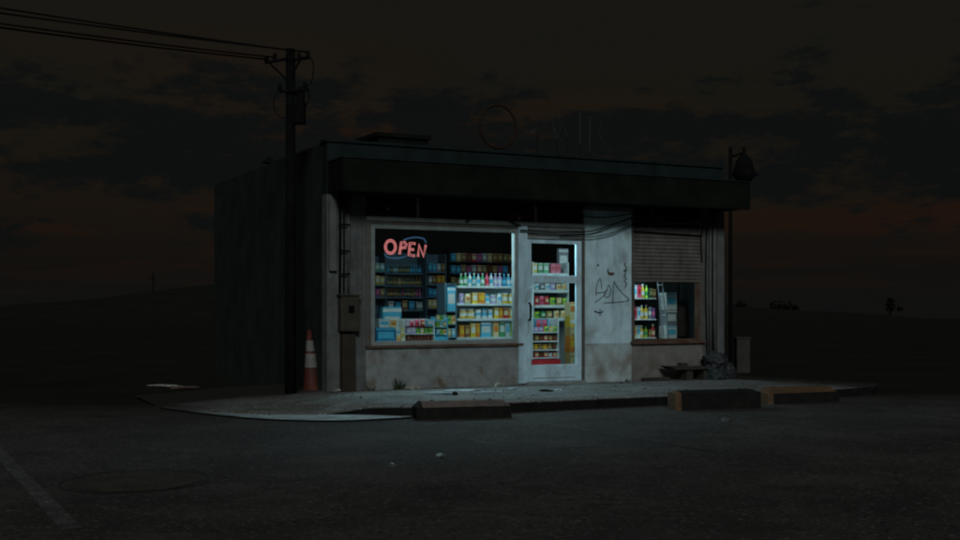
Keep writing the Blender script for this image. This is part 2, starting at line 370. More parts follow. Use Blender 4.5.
def leafy(b, c, r, n, rnd, size):
    for _ in range(n):
        d = Vector((rnd.gauss(0, 1), rnd.gauss(0, 1), rnd.gauss(0, .8))); d = d.normalized() * r * rnd.random() ** .4
        p = Vector(c) + d; a = Vector((rnd.uniform(-1, 1), rnd.uniform(-1, 1), rnd.uniform(-1, 1))).normalized()
        e = a.cross(Vector((.3, .2, .9))).normalized(); s = size * rnd.uniform(.6, 1.4)
        b.quad(p - a * s, p + e * s * .5, p + a * s, p - e * s * .5)
rnd = random.Random(5)
for i, (x, y, r, lab) in enumerate([(741, 309, .75, 'low dark bush beside the thin lamp pole on skyline'), (778, 309.5, .85, 'rounded dark bush of a pair on the far ridge'),
                                    (791, 310, .7, 'smaller dark bush of a pair on the far ridge')]):
    p = at(x, y, 108); t = thing('bush', p + Vector((0, 0, -.7)), lab, 'bush', group='bushes on the far ridge')
    b = MB(); leafy(b, (0, 0, .75), r, 260, rnd, .16); leafy(b, (r * .6, 0, .6), r * .6, 120, rnd, .14); b.build('foliage', M['bush'], t)
    MB().tube([(0, 0, -.1), (.05, 0, .4), (.1, 0, .8)], [.07, .05, .03], 6).build('stem', M['pole'], t)
p = at(890, 317.5, 106); t = thing('tree', p, 'lone small dark tree standing on the far ridge', 'tree')
MB().tube([(0, 0, -.3), (.03, 0, .5), (0, 0, 1.2), (.1, 0, 1.6)], [.1, .08, .05, .02], 6).build('trunk', M['pole'], t)
b = MB(); leafy(b, (0, 0, 1.0), .5, 200, rnd, .14); leafy(b, (.05, 0, 1.5), .36, 110, rnd, .12); leafy(b, (.95, 0, .75), .3, 60, rnd, .12); b.build('crown', M['bush'], t)
p = at(153, 291, 105); t = thing('mast', p, 'thin bare mast with short crossbar on the far hill', 'mast')
MB().tube([(0, 0, -.4), (0, 0, 1.75)], .05, 6).build('shaft', M['pole'], t)
MB().tube([(-.3, 0, 1.1), (.3, 0, 1.15)], .035, 6).build('crossbar', M['pole'], t)
MB().tube([(0, 0, .5), (.28, 0, 1.0)], .03, 6).build('brace', M['pole'], t)

# ------------------------------------------------------------------ pavement, kerb, gutter
ZP = .13
KW = -2.55                                        # kerb line, metres in front of the shop
def sst(x, a, b): x = max(0.0, min(1.0, (x - a) / (b - a))); return x * x * (3 - 2 * x)
# kerb line with its height: dropped and curving back on the left, straight along the shop, rounded off on the right
KL = [(G(148, 402), .02), (G(156, 407), .02), (G(190, 411.5), .02), (G(260, 415), .02), (G(318, 415.5), .02), (G(345, 415.7), .062), (G(372, 416.2), .11), (bl(.15, KW), ZP), (bl(1.0, KW), ZP), (bl(2, KW), ZP), (bl(3, KW), ZP), (bl(4, KW), ZP),
      (bl(5, KW), ZP), (bl(6, KW), ZP), (bl(6.9, KW + .02), ZP), (bl(7.5, KW + .2), ZP), (bl(7.95, KW + .7), ZP * .9), (bl(8.2, KW + 1.6), ZP * .6), (bl(8.3, KW + 2.6), ZP * .3)]
line = smoothline([Vector((p.x, p.y, z)) for p, z in KL], 8)
def kerb_z(t): return .02 + (ZP - .02) * sst(t, -1.2, -.1)
NR = 8; b = MB(); ins_ = []
for i, p in enumerate(line):
    d = (line[min(i + 1, len(line) - 1)] - line[max(i - 1, 0)]); d.z = 0; d.normalize(); nrm = Vector((-d.y, d.x, 0)); ins_.append(nrm)
    f = p + nrm * (.15 if p.z > .05 else .02); t = (p - P0).dot(U); k = bl(t, -.02 if -.01 < t < 6.62 else 1.7); zb = .03 + (ZP - .03) * sst(t, -2.6, -.2)
    if t > 6.62: k = bl(min(t, 7.6), 1.7 if t < 7.9 else 1.2); zb = min(zb, ZP * .6)
    for j in range(NR + 1):
        s = j / NR; q = f.lerp(k, s); z = p.z + (zb - p.z) * sst(s, 0, .9)
        b.v.append((q.x, q.y, z + .008 * mnoise.noise(Vector((q.x * 1.5, q.y * 1.5, 0))) * (1 if 0 < j < NR else 0)))
for i in range(len(line) - 1):
    for j in range(NR): a = i * (NR + 1) + j; c = a + NR + 1; b.f.append((a, c, c + 1, a + 1)); b.mi.append(0)
n0 = len(b.v)
for i in range(len(line)): v = b.v[i * (NR + 1)]; b.v.append((v[0], v[1], -.02))
for i in range(len(line) - 1): b.f.append((i * (NR + 1), n0 + i, n0 + i + 1, (i + 1) * (NR + 1))); b.mi.append(0)
pav = tag(b.build('pavement', M['pave'], smooth=True), kind='structure')
def soil_f(c):
    d_ = Vector(c) - P0; t_, w_ = d_.dot(U), d_.dot(V)
    return max(1 - sst(t_, -2.7, -1.0), sst(t_, 5.8, 7.9), .9 * sst(w_, -.4, .6) if t_ < 0 or t_ > 6.6 else 0)
soil_attr(pav, soil_f)
i0 = 4 * 8 + 2
while i0 < len(line) - 1:                            # kerb stones, about 0.9 m long, with open joints
    i1 = i0; ln = 0
    while i1 < len(line) - 1 and ln < .86: ln += (line[i1 + 1] - line[i1]).length; i1 += 1
    b = MB(); n = i1 - i0; dz = random.uniform(-.003, .003)
    for i in range(i0, i1 + 1):
        p, nrm = line[i], ins_[i]; dd_ = (line[min(i + 1, len(line) - 1)] - line[max(i - 1, 0)]).normalized()
        p = p + dd_ * (.005 if i == i0 else (-.005 if i == i1 else 0)); zt = p.z + .004 + dz
        for w, z in ((0, -.02), (.0, zt - .018), (.018, zt), (.155, zt + .001), (.155, -.02)):
            q = p + nrm * w; b.v.append((q.x, q.y, z + .003 * mnoise.noise(Vector((q.x * 6, q.y * 6, z * 5)))))
    for i in range(n):
        for j in range(4): q = i * 5 + j; b.f.append((q, q + 1, q + 6, q + 5)); b.mi.append(0 if j < 1 else 1)
    b.f += [(0, 1, 2, 3, 4), tuple(n * 5 + j for j in (4, 3, 2, 1, 0))]; b.mi += [0, 0]
    soil_attr(b.build('kerb_stone', [M['kerbblack'], M['pave']], pav), soil_f); i0 = i1
# pale gutter lip in front of the dropped kerb
top = [G(160, 408.6), G(200, 412.6), G(260, 415.6), G(330, 415.9), G(385, 415.2), G(416, 417.6)]
bot = [G(160, 409.4), G(200, 414.8), G(260, 420.5), G(330, 422.6), G(385, 420.6), G(417, 418.3)]
T = smoothline(top, 6); B = smoothline(bot, 6); b = MB()
for p, q in zip(T, B):
    b.v += [(p.x, p.y, .014), (q.x, q.y, .026), (q.x, q.y, -.01)]
for i in range(len(T) - 1):
    for j in (0, 1): a = i * 3 + j; b.f.append((a, a + 3, a + 4, a + 1)); b.mi.append(j)
gut = b.build('gutter', [M['gutter'], M['kerbblack']], pav); soil_attr(gut, lambda c: 1 - sst((Vector(c) - P0).dot(U), -2.6, -1.2)); gut['label'] = 'pale concrete gutter lip along the dropped kerb'

# ------------------------------------------------------------------ road markings and marks on the asphalt (flat sheets)
def strip(name, pts, wpx, m, z=.008, kind='structure', jitter=0.0):
    b = MB(); pts = [Vector(p) for p in pts]
    for i, p in enumerate(pts):
        d = (pts[min(i + 1, len(pts) - 1)] - pts[max(i - 1, 0)]).normalized(); nrm = Vector((-d.y, d.x, 0)) * (wpx / 2) * (1 + jitter * random.uniform(-1, 1))
        o = nrm * jitter * random.uniform(-.8, .8)
        b.v += [tuple((p + nrm + o)[:2]) + (z,), tuple((p - nrm + o)[:2]) + (z,)]
    for i in range(len(pts) - 1): b.f.append((i * 2, i * 2 + 1, i * 2 + 3, i * 2 + 2)); b.mi.append(0)
    return tag(b.build(name, m), kind=kind)
def seg(a, c, n): return [a.lerp(c, i / n) for i in range(n + 1)]
strip('road_marking', seg(G(-40, 412), G(72, 530), 30), .11, M['line'], jitter=.08)
strip('road_marking', seg(G(700, 411.5), G(1010, 452), 40), .05, M['line'], jitter=.25)
strip('road_marking', seg(G(848, 405), G(1010, 424), 30), .05, M['line'], jitter=.25)
strip('tar_seam', seg(G(545, 423), G(722, 454), 50), .05, M['tar'], jitter=.5)
strip('tar_seam', smoothline([G(470, 440), G(500, 445), G(540, 443), G(575, 448), G(612, 446)], 8), .035, M['tar'], z=.0085, jitter=.4)
strip('tar_seam', smoothline([G(585, 452), G(577, 458), G(572, 466), G(560, 472)], 8), .018, M['tar'], z=.009, jitter=.5)
strip('tar_seam', smoothline([G(445, 428), G(520, 425), G(600, 419), G(700, 414)], 8), .022, M['tar'], z=.0095, jitter=.5)
# round brown utility cover / patch on the left
c = G(136, 482); b = MB(); n = 40
b.v.append((c.x, c.y, .011))
for j in range(n):
    a = 2 * math.pi * j / n; k = 1 + .06 * mnoise.noise(Vector((math.cos(a) * 2, math.sin(a) * 2, 4)))
    b.v.append((c.x + .47 * k * math.cos(a), c.y + .50 * k * math.sin(a), .0105))
for j in range(n): b.f.append((0, 1 + j, 1 + (j + 1) % n)); b.mi.append(0)
tag(b.build('road_patch', M['patch']), kind='structure')
b = MB(); pts = [(c.x + .53 * math.cos(2 * math.pi * j / n), c.y + .56 * math.sin(2 * math.pi * j / n)) for j in range(n)]
for j in range(n):
    x, y = pts[j]; k = .965 + .02 * mnoise.noise(Vector((x * 5, y * 5, 0))); b.v += [(x, y, .0085), (c.x + (x - c.x) * k, c.y + (y - c.y) * k, .0125)]
for j in range(n): a = j * 2; q = ((j + 1) % n) * 2; b.f.append((a, q, q + 1, a + 1)); b.mi.append(0)
tag(b.build('tar_ring', M['tar']), kind='structure')

# ------------------------------------------------------------------ THE SHOP
LEN, DEP = 6.6, 6.1
ZT = 3.46; ZC0, ZC1 = 2.76, 3.18
shop = thing('corner_shop', P0, 'small flat-roofed roadside shop with weathered front, black canopy and lit windows', 'shop', UA)
def sp(name, m, *boxes, parent=None, bevel=0, label=None):
    b = MB()
    for q in boxes: b.box(*q)
    o = b.build(name, m, parent or shop, bevel=bevel)
    if label: o['label'] = label
    return o
TA, TB, TC = PT(366), PT(523), PT(584.5)
TD, TE = PT(631.5), PT(703)
ZS = P(440, 344.5)[1]            # main window sill
ZB = P(440, 221)[1]              # transom bar
ZS2 = P(665, 341)[1]             # right window sill
WT = .2
sp('wall', M['pier'], (0, TA, 0, WT, 0, ZC0))
sp('plinth', M['plinth'], (TA, TB, 0, WT, 0, ZS - .03), label='stained grey render under the display window')
sp('pillar', M['pillar'], (TC, TD, .002, WT, ZS2 - .02, ZC0 - .06), label='pale blue pier with graffiti')
sp('pillar_top', M['pillar_low'], (TC, TD, .004, WT, ZC0 - .06, ZC0))  # darker band across the top of the pillar
sp('pillar_base', M['pillar_foot'], (TC, TD, 0, WT, 0, ZS2 - .02))
sp('wall', M['pillar_low'], (TD, TE, .001, WT, 0, ZS2 - .04))
sp('wall', M['pier'], (TE, LEN, 0, WT, 0, ZC0))
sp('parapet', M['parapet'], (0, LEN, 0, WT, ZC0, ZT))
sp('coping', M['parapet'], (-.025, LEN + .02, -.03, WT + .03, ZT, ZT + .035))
sp('side_wall', M['side'], (0, WT, WT, DEP, 0, ZT), label='dark green painted side wall')
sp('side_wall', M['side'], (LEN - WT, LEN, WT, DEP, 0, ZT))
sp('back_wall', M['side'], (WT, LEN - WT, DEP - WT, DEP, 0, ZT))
sp('roof', M['black'], (WT, LEN - WT, WT, DEP - WT, ZC1, ZC1 + .1))
sp('interior_ceiling', M['inside'], (WT + .02, LEN - WT - .02, WT + .02, DEP - WT - .02, 2.82, 2.88))
sp('interior_floor', M['floor'], (WT, LEN - WT, .1, DEP - WT, .05, .15))
sp('interior_wall', M['inside'], (WT, WT + .02, WT, DEP - WT, .15, 2.82)); sp('interior_wall', M['inside'], (LEN - WT - .02, LEN - WT, WT, DEP - WT, .15, 2.82))
sp('interior_wall', M['inside'], (WT + .02, LEN - WT - .02, DEP - WT - .02, DEP - WT, .15, 2.82))
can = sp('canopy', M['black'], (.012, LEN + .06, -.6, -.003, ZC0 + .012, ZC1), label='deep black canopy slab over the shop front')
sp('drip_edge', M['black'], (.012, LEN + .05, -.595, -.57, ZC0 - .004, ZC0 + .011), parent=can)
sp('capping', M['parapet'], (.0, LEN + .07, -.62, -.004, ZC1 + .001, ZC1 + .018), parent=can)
# door step
sp('step', M['plinth'], (TB + .02, TC - .02, -.10, .06, .10, .165), bevel=.01)
# transom row over window and door
tr = sp('transom', M['frame'], (TA, TC, -.02, .07, ZB - .025, ZB + .03))
ts = [TA, PT(418), PT(536), TC]
for k in (1, 2): sp('mullion', M['frame'], (ts[k] - .02, ts[k] + .02, .0, .06, ZB + .03, ZC0 - .002), parent=tr)
for a, c in zip(ts, ts[1:]): sp('pane', M['tglass'], (a + .021, c - .021, .03, .042, ZB + .031, ZC0 - .003), parent=tr)
sp('back_board', M['inside'], (TA, TC, .10, .14, ZB - .1, ZC0), parent=tr)
# main window
win = sp('window', M['frame_dark'], (TA, PT(370.5), -.015, .10, ZS - .03, ZB - .03), (PT(370.5), PT(520), .0, .10, ZB - .075, ZB - .0305), label='wide display window of the shop')
x0, x1 = PT(371), PT(517.5)
ztop = P(440, 226.5)[1]
sp('frame', M['frame'], (x0, x0 + .055, -.005, .08, ZS, ztop), (x1 - .05, x1, -.005, .08, ZS, ztop), (x0 + .055, x1 - .05, -.003, .08, ztop - .05, ztop - .001), (x0 + .055, x1 - .05, -.003, .08, ZS + .001, ZS + .055), parent=win)
sp('pane', M['glass'], (x0 + .05, x1 - .045, .035, .041, ZS + .05, ztop - .045), parent=win)
sp('sill', M['rust'], (TA - .01, PT(522), -.05, .1, ZS - .03, ZS - .001), parent=win)
# post between window and door
sp('door_post', M['door'], (PT(518), PT(526.5), -.03, .12, .15, ZB - .03))
# door
d0, d1 = PT(527), PT(582)
ZH = P(555, 239.5)[1]
sp('door_header', M['frame'], *[(d0, d1, -.018 + .012 * (i % 2), .1, ZH + (ZB - .035 - ZH) * i / 4 + .004, ZH + (ZB - .035 - ZH) * (i + 1) / 4 - .004) for i in range(4)])
sp('leak_stop_board', M['inside'], (d0, d1, .101, .13, ZH - .03, ZB))  # added behind the header to stop lamp light leaking through its gaps
sp('door_jamb', M['frame_dark'], (d1, TC, -.012, .12, .15, ZB - .03))
door = thing('door', (0, 0, 0), None, None); door.parent = shop
zb = .165; zr1, zr0 = P(555, 275.5)[1], P(555, 283)[1]; zk = P(555, 364.5)[1]
sw = .075
sp('stile', M['door'], (d0 + .004, d0 + sw, .0, .05, zb, ZH - .01), parent=door, bevel=.006)
sp('stile', M['door'], (d1 - sw - .02, d1 - .004, .0, .05, zb, ZH - .01), parent=door, bevel=.006)
sp('rail', M['door'], (d0 + sw, d1 - sw - .02, .003, .047, zr0, zr1), parent=door, bevel=.005)
sp('rail', M['door'], (d0 + sw, d1 - sw - .02, .003, .047, ZH - .06, ZH - .011), parent=door)
kp = sp('kick_panel', M['door'], (d0 + sw, d1 - sw - .02, .003, .047, zb + .001, zk), parent=door, bevel=.005)
sp('bead', M['frame'], (d0 + sw + .03, d1 - sw - .05, -.004, .0025, zb + .05, zb + .058), parent=kp)
sp('pane', M['glass'], (d0 + sw, d1 - sw - .02, .022, .028, zk, zr0), parent=door)
sp('pane', M['glass'], (d0 + sw, d1 - sw - .02, .022, .028, zr1, ZH - .06), parent=door)
zh0, zh1 = P(528, 320)[1], P(528, 303)[1]
b = MB(); tx = d0 + .03
b.tube(smoothline([(tx, -.004, zh0), (tx, -.05, zh0 + .02), (tx, -.055, (zh0 + zh1) / 2), (tx, -.05, zh1 - .02), (tx, -.004, zh1)], 4), .013, 8); b.build('handle', M['dark'], door, smooth=True)
# right window with half-lowered shutter
rw = sp('window', M['frame_dark'], (TE - .06, TE, -.012, .1, ZS2, ZC0 - .001), label='small side window half covered by a roller shutter')
zg = P(665, 281)[1]
sp('side_channel', M['frame_dark'], (TD, TD + .035, -.01, .1, ZS2, ZC0 - .001), parent=rw)
sp('frame', M['rust'], (TD + .035, TD + .06, .0, .08, ZS2, zg + .1), (TE - .10, TE - .06, .0, .08, ZS2, zg + .1), (TD + .06, TE - .10, .002, .08, ZS2 + .001, ZS2 + .03), parent=rw)
sp('pane', M['glass'], (TD + .06, TE - .10, .045, .051, ZS2 + .03, zg + .1), parent=rw)
sp('sill', M['rust'], (TD - .02, TE + .02, -.055, .1, ZS2 - .039, ZS2 - .001), parent=rw)
zst = P(665, 231)[1]
shut = sp('shutter', M['shutter'], (TD + .036, TE - .061, -.02, .03, zg - .012, zg + .022), label='beige metal roller shutter half lowered')
NSL = 13
for i in range(NSL):
    a = zg + .024 + (zst - zg - .024) * i / NSL; c = zg + .024 + (zst - zg - .024) * (i + 1) / NSL; h = c - a
    b = MB(); b.prism([(0, a + .003), (-.008, a + h * .25), (-.011, a + h * .55), (-.006, c - .004), (0, c - .001), (.012, c - .001), (.012, a + .003)], TD + .037, TE - .062)
    b.v = [(y, x, z) for x, y, z in b.v]; b.build('slat', M['shutter'], shut)
sp('leak_stop_sheet', M['inside'], (TD + .037, TE - .062, .0125, .018, zg + .024, zst), parent=shut)  # unseen sheet added behind the slats to keep lamp light in
sp('head_board', M['frame_dark'], (TD + .036, TE - .061, .0, .1, zst + .004, zst + .05), parent=shut)
sp('head_board', M['inside'], (TD + .036, TE - .061, .02, .1, zst + .051, ZC0 - .002), parent=shut)
for i, (za, zb_) in enumerate(((.07, .14), (.12, .185), (.185, .21))):
    b = MB(); b.prism([(TD + .04, zst + za), (TE - .07, zst + zb_), (TE - .07, zst + zb_ + .022), (TD + .04, zst + za + .022)], -.012 - .006 * i, .016); b.build('batten', M['frame_dark'], shut)
# right corner column and downpipes
sp('corner_column', M['pier'], (LEN - .13, LEN + .012, -.035, -.001, .13, ZC0 - .001))
for tx, r, m in ((TE + .12, .022, 'pipe'), (TE + .2, .03, 'pier')):
    b = MB(); b.tube([(tx, -.035, .14), (tx, -.035, ZC0)], r, 10); b.build('conduit', M[m], shop, smooth=True)
# left: downspout strip, conduits and brackets
dx0, dx1 = PT(326.8), PT(335.5)
sp('downspout', M['pipe'], (dx0 + .02, dx1, -.06, -.001, P(331, 271)[1], ZC0 - .002), bevel=.008)
for i, px in enumerate((339, 343, 347.5)):
    tx = PT(px); b = MB(); b.tube([(tx, -.03, P(px, 300)[1]), (tx + .004, -.032, 2.2), (tx, -.03, ZC0 + .0)], (.018, .012, .02)[i], 8); b.build('conduit', M[('dark', 'cable', 'frame_dark')[i]], shop, smooth=True)
for y in (226, 252, 275): z = P(342, y)[1]; sp('bracket', M['dark'], (PT(337), PT(349), -.055, -.052, z, z + .025))
sp('conduit', M['pier'], (PT(352), PT(354), -.012, -.001, .5, ZC0 - .002)); sp('conduit', M['frame_dark'], (PT(361.5), PT(363), -.012, -.001, ZS - .1, ZC0 - .002))
# cables stapled along the front under the canopy
def cable(pts, r=.008, w=-.05):
    q = []
    for x, y in pts: t, z = P(x, y, w); q.append((t, w, min(z, ZC0 - .005)))
    b = MB(); b.tube(smoothline(q, 6), r, 6); b.build('cable', M['cable'], shop, smooth=True)
cable([(583, 216), (600, 217.5), (618, 216), (634, 213), (662, 209)], .009)
cable([(520, 230), (550, 232), (583, 232), (600, 229), (620, 222), (645, 214), (672, 211)], .011, -.07)
cable([(560, 236), (590, 237), (612, 233), (632, 225), (660, 219), (700, 214)], .008, -.06)
cable([(466, 222), (477, 214), (485, 206), (489, 202)], .012); cable([(489, 202), (495, 210), (505, 219), (521, 226)], .010)
cable([(535, 204), (552, 211), (570, 214), (586, 214)], .008, -.06); cable([(380, 196), (430, 203), (489, 203), (536, 206), (586, 210)], .008, -.1)
cable([(634, 231), (660, 233), (702, 236)], .012, -.03); cable([(636, 226), (662, 222), (700, 219)], .016, -.03); cable([(640, 219), (670, 214), (702, 210.5)], .016, -.03)
cable([(698, 212), (703, 222), (701, 240), (702, 262)], .01, -.03); cable([(712, 215), (712, 300), (714, 370)], .016, -.05); cable([(707, 215), (706, 290), (708, 372)], .008, -.045)
# rusty rubbish stuck behind the transom, small clips
for x, y in ((388, 209), (590, 205.5), (652, 210.5), (560, 213), (519, 218)):
    t, z = P(x, y, -.05); b = MB(); b.box(t - .02, t + .02, -.065, -.035, z - .012, z + .012); b.build('clip', M['frame'], shop)
for x, y, s in ((507, 217, .08), (517, 215.5, .1), (527, 217, .07)):
    t, z = P(x, y); b = lump(x, s, .008, .045, 2, .4, flat=False); o = b.build('torn_poster', M['rust'], shop, loc=(t, .018, z))
# graffiti: painted strokes on the pier
def ribbon(name, pts, wd, m, w=-.0015):
    q = [Vector((P(x, y)[0], w, P(x, y)[1])) for x, y in pts]; b = MB()
    q = smoothline(q, 4)
    for i, p in enumerate(q):
        d = (q[min(i + 1, len(q) - 1)] - q[max(i - 1, 0)]).normalized(); nn = Vector((-d.z, 0, d.x)) * wd * (.75 + .5 * abs(math.sin(i * 1.3)))
        b.v += [tuple(p + nn), tuple(p - nn)]
    for i in range(len(q) - 1): b.f.append((2 * i, 2 * i + 1, 2 * i + 3, 2 * i + 2)); b.mi.append(0)
    return b.build(name, m, shop)
def gz(l): return [(585 + x / 10.8, 255 + y / 10.8) for x, y in l]
k = 0
for l in ([(120, 440), (122, 360), (140, 290), (158, 258), (172, 285), (182, 370)], [(118, 410), (160, 408), (205, 400)],
          [(105, 515), (170, 468), (215, 428), (243, 350), (262, 330), (278, 385), (262, 440), (235, 460), (208, 430), (212, 395), (245, 375)],
          [(300, 525), (304, 400), (310, 285)], [(312, 283), (345, 345), (410, 420), (470, 475), (455, 497), (330, 512), (200, 518)],
          [(440, 80), (425, 110), (450, 140), (425, 170), (440, 200), (420, 225), (445, 250), (425, 285), (450, 310), (430, 350)], [(415, 175), (455, 168)]):
    o = ribbon('graffiti', gz(l), .0062 if k < 5 else .008, M['graf'], -.0012 - .0003 * k); k += 1
    if k == 1: o['label'] = 'thin black scrawled tag on the pale pier'
ribbon('graffiti', gz([(245, 150), (250, 190), (262, 205)]), .012, M['graf'], -.0036); ribbon('sticker', gz([(250, 200), (285, 205), (312, 198)]), .02, M['graf2'], -.004)
ribbon('graffiti', gz([(128, 105), (150, 112)]), .012, M['graf'], -.0044); ribbon('graffiti', [(594, 311), (600, 313), (603, 311)], .01, M['graf'], -.0048); ribbon('graffiti', [(600, 309), (600, 316)], .007, M['graf'], -.0052)

# ------------------------------------------------------------------ roof things
t0, z0 = P(378, 140, 2.2); t1, _ = P(428, 140, 2.2)
t = thing('roof_tank', bl((t0 + t1) / 2, 2.6, ZC1 + .1), 'low dark flat housing standing on the roof', 'roof unit', UA); hw = (t1 - t0) / 2
zz = z0 - ZC1 - .1 + .12
MB().box(-hw, hw, -.4, .4, .0, zz - .06).build('casing', M['black'], t); MB().box(-hw - .05, hw + .04, -.45, .45, zz - .06, zz).build('lid', M['black'], t)
s_ = 3.0
b = MB(); b.quad((-.16, -.16, 0), (.16, -.16, 0), (.16, .16, 0), (-.16, .16, 0)); tp = (0, 0, .14)
t = thing('roof_vent', bl(.1, s_, ZT), 'small pointed dark vent cap on the side parapet', 'vent', UA)
MB().lathe([(.04, 0), (.04, .05)], 8).build('neck', M['black'], t); MB().lathe([(.12, .05), (.11, .06), (.015, .15)], 8).build('cap', M['black'], t)
# ring and frame letters of the old roof sign
rt, rz_ = P(498, 126.5, .35)
dd = (bl(rt, .35)).y
t = thing('roof_sign', bl(rt, .35, ZC1 + .1), 'dark round ring of an old sign standing above the parapet', 'sign', UA)
rx, ry = 18.2 * dd / F / U.x * 1.0, 21.5 * dd / F; cz = rz_ - ZC1 - .1
MB().tube([(rx * math.cos(2 * math.pi * i / 48), 0, cz + ry * math.sin(2 * math.pi * i / 48)) for i in range(48)], .021, 8, closed=True).build('ring', M['ring'], t, smooth=True)
MB().tube([(-.05, 0, 0), (-.05, 0, cz - ry + .01)], .012, 6).build('post', M['dark'], t); MB().tube([(.09, 0, 0), (.09, 0, cz - ry + .03)], .012, 6).build('post', M['dark'], t)
lt = thing('roof_sign', bl(PT(575, .4), .4, ZC1 + .1), 'faint thin grey wire letter frames of an old sign above the parapet', 'sign', UA)
tb_ = PT(575, .4)
def wire(pts, r=.008):
    q = []
    for x, y in pts: tt, z = P(x, y, .4); q.append((tt - tb_, 0, z - ZC1 - .1))
    MB().tube(q, r, 6).build('letter_stroke', M['signgrey'], lt)
wire([(530, 134), (534, 129.5), (544, 130)]); wire([(548, 112), (553, 124), (557, 139)]); wire([(556, 112), (563, 126), (568, 138)])
wire([(557, 139), (561, 126), (556, 112)], .004)
wire([(580, 113), (580, 145)], .010); wire([(590, 117), (589.5, 152)], .010)
wire([(584, 117.5), (597, 117.5), (601, 123), (599, 132), (591, 134.5)], .007); wire([(597, 134), (606, 144), (613, 153)], .008)
for x, y in ((537, 130), (557, 138), (568, 137), (580, 144), (590, 151), (612, 152)):
    tt, z = P(x, y, .4); MB().tube([(tt - tb_, 0, 0), (tt - tb_, 0, z - ZC1 - .1)], .004, 5).build('post', M['dark'], lt)
MB().box(-.72, .62, -.02, .02, 0, .03).build('base_rail', M['dark'], lt)

# ------------------------------------------------------------------ neon OPEN sign hanging behind the glass
NW = .13
nt_, nz_ = P(405, 247, NW)
ns = thing('neon_sign', bl(nt_, NW, nz_), 'glowing pink neon sign reading OPEN with blue arcs in the window', 'neon sign', UA)
def nz2(l): return [(370 + x / 8.31, 225 + y / 8.31) for x, y in l]
def loc2(pts): return [(P(x, y, NW)[0] - nt_, 0, P(x, y, NW)[1] - nz_) for x, y in pts]
def capsule(pts, d):
    p = [Vector(q) for q in pts]; L_, R_ = [], []
    for i in range(len(p)):
        a = (p[i] - p[i - 1]).normalized() if i else None; c = (p[i + 1] - p[i]).normalized() if i < len(p) - 1 else None
        na = Vector((-a.z, 0, a.x)) if a else None; nc = Vector((-c.z, 0, c.x)) if c else None
        if na and nc:
            m = (na + nc); m = m.normalized() * (d / max(.7, m.normalized().dot(na))); e = Vector()
        else: m = (na or nc) * d; e = (a * d if a else -c * d) * .6
        L_.append(p[i] + m + e); R_.append(p[i] - m + e)
    return L_ + R_[::-1]
def letter(*strokes, closed_rings=()):
    b = MB()
    for s in strokes: b.tube(capsule(loc2(nz2(s)), .0105), .0082, 8, closed=True)
    for cx, cy, a, c in closed_rings:
        b.tube(loc2([(370 + (cx + a * math.cos(2 * math.pi * i / 28)) / 8.31, 225 + (cy + c * math.sin(2 * math.pi * i / 28)) / 8.31) for i in range(28)]), .0090, 8, closed=True)
    return b.build('letter', M['neon'], ns, smooth=True)
letter(closed_rings=((170, 182, 48, 60), (170, 182, 35, 46)))
letter([(246, 239), (260, 146), (289, 144), (302, 162), (293, 187), (256, 191)])
letter([(374, 155), (332, 152), (323, 248), (369, 256)], [(332, 202), (362, 205)])
letter([(400, 260), (408, 166), (444, 260), (463, 170)])
for a in ([(278, 126), (325, 110), (385, 103), (440, 112), (460, 132), (464, 152)], [(122, 236), (132, 258), (165, 272), (215, 276), (265, 270), (300, 258)]):
    MB().tube(smoothline(loc2(nz2(a)), 6), .0105, 8).build('arc', M['neonb'], ns, smooth=True)
for x in (395, 420):
    q = loc2([(x, 240), (x, 224)]); MB().tube([(q[0][0], .016, q[0][2]), (q[1][0], .016, q[1][2] + .25)], .003, 5).build('hanger', M['dark'], ns)
q = loc2([(388, 254), (425, 256)]); MB().box(q[0][0], q[1][0], .012, .02, q[0][2] + .05, q[0][2] + .062).build('mount_bar', M['dark'], ns)

# ------------------------------------------------------------------ shop fittings
CC = {'white': (.72, .74, .72), 'red': (.55, .03, .04), 'orange': (.70, .22, .03), 'yellow': (.75, .50, .04), 'lime': (.42, .62, .04), 'green': (.05, .33, .12),
      'teal': (.03, .35, .38), 'sky_blue': (.10, .50, .72), 'blue': (.02, .22, .42), 'lilac': (.48, .38, .66), 'pink': (.70, .13, .24), 'brown': (.20, .08, .03), 'cream': (.75, .65, .38), 'dark_red': (.14, .012, .012), 'grey': (.22, .24, .27), 'purple': (.20, .08, .28), 'dark_green': (.02, .10, .06), 'tan': (.5, .36, .15)}
for k, c in CC.items(): M['p_' + k] = mat('pack_' + k, c, var=.22, scale=14, rough=.42, bump=0, spec=.4)
ACC = {'white': 'sky_blue', 'red': 'cream', 'orange': 'yellow', 'yellow': 'white', 'lime': 'green', 'green': 'white', 'teal': 'white', 'sky_blue': 'white', 'blue': 'sky_blue', 'lilac': 'white', 'pink': 'red', 'brown': 'tan', 'cream': 'orange', 'dark_red': 'brown', 'grey': 'white', 'purple': 'pink', 'dark_green': 'tan', 'tan': 'cream'}
cache = {}
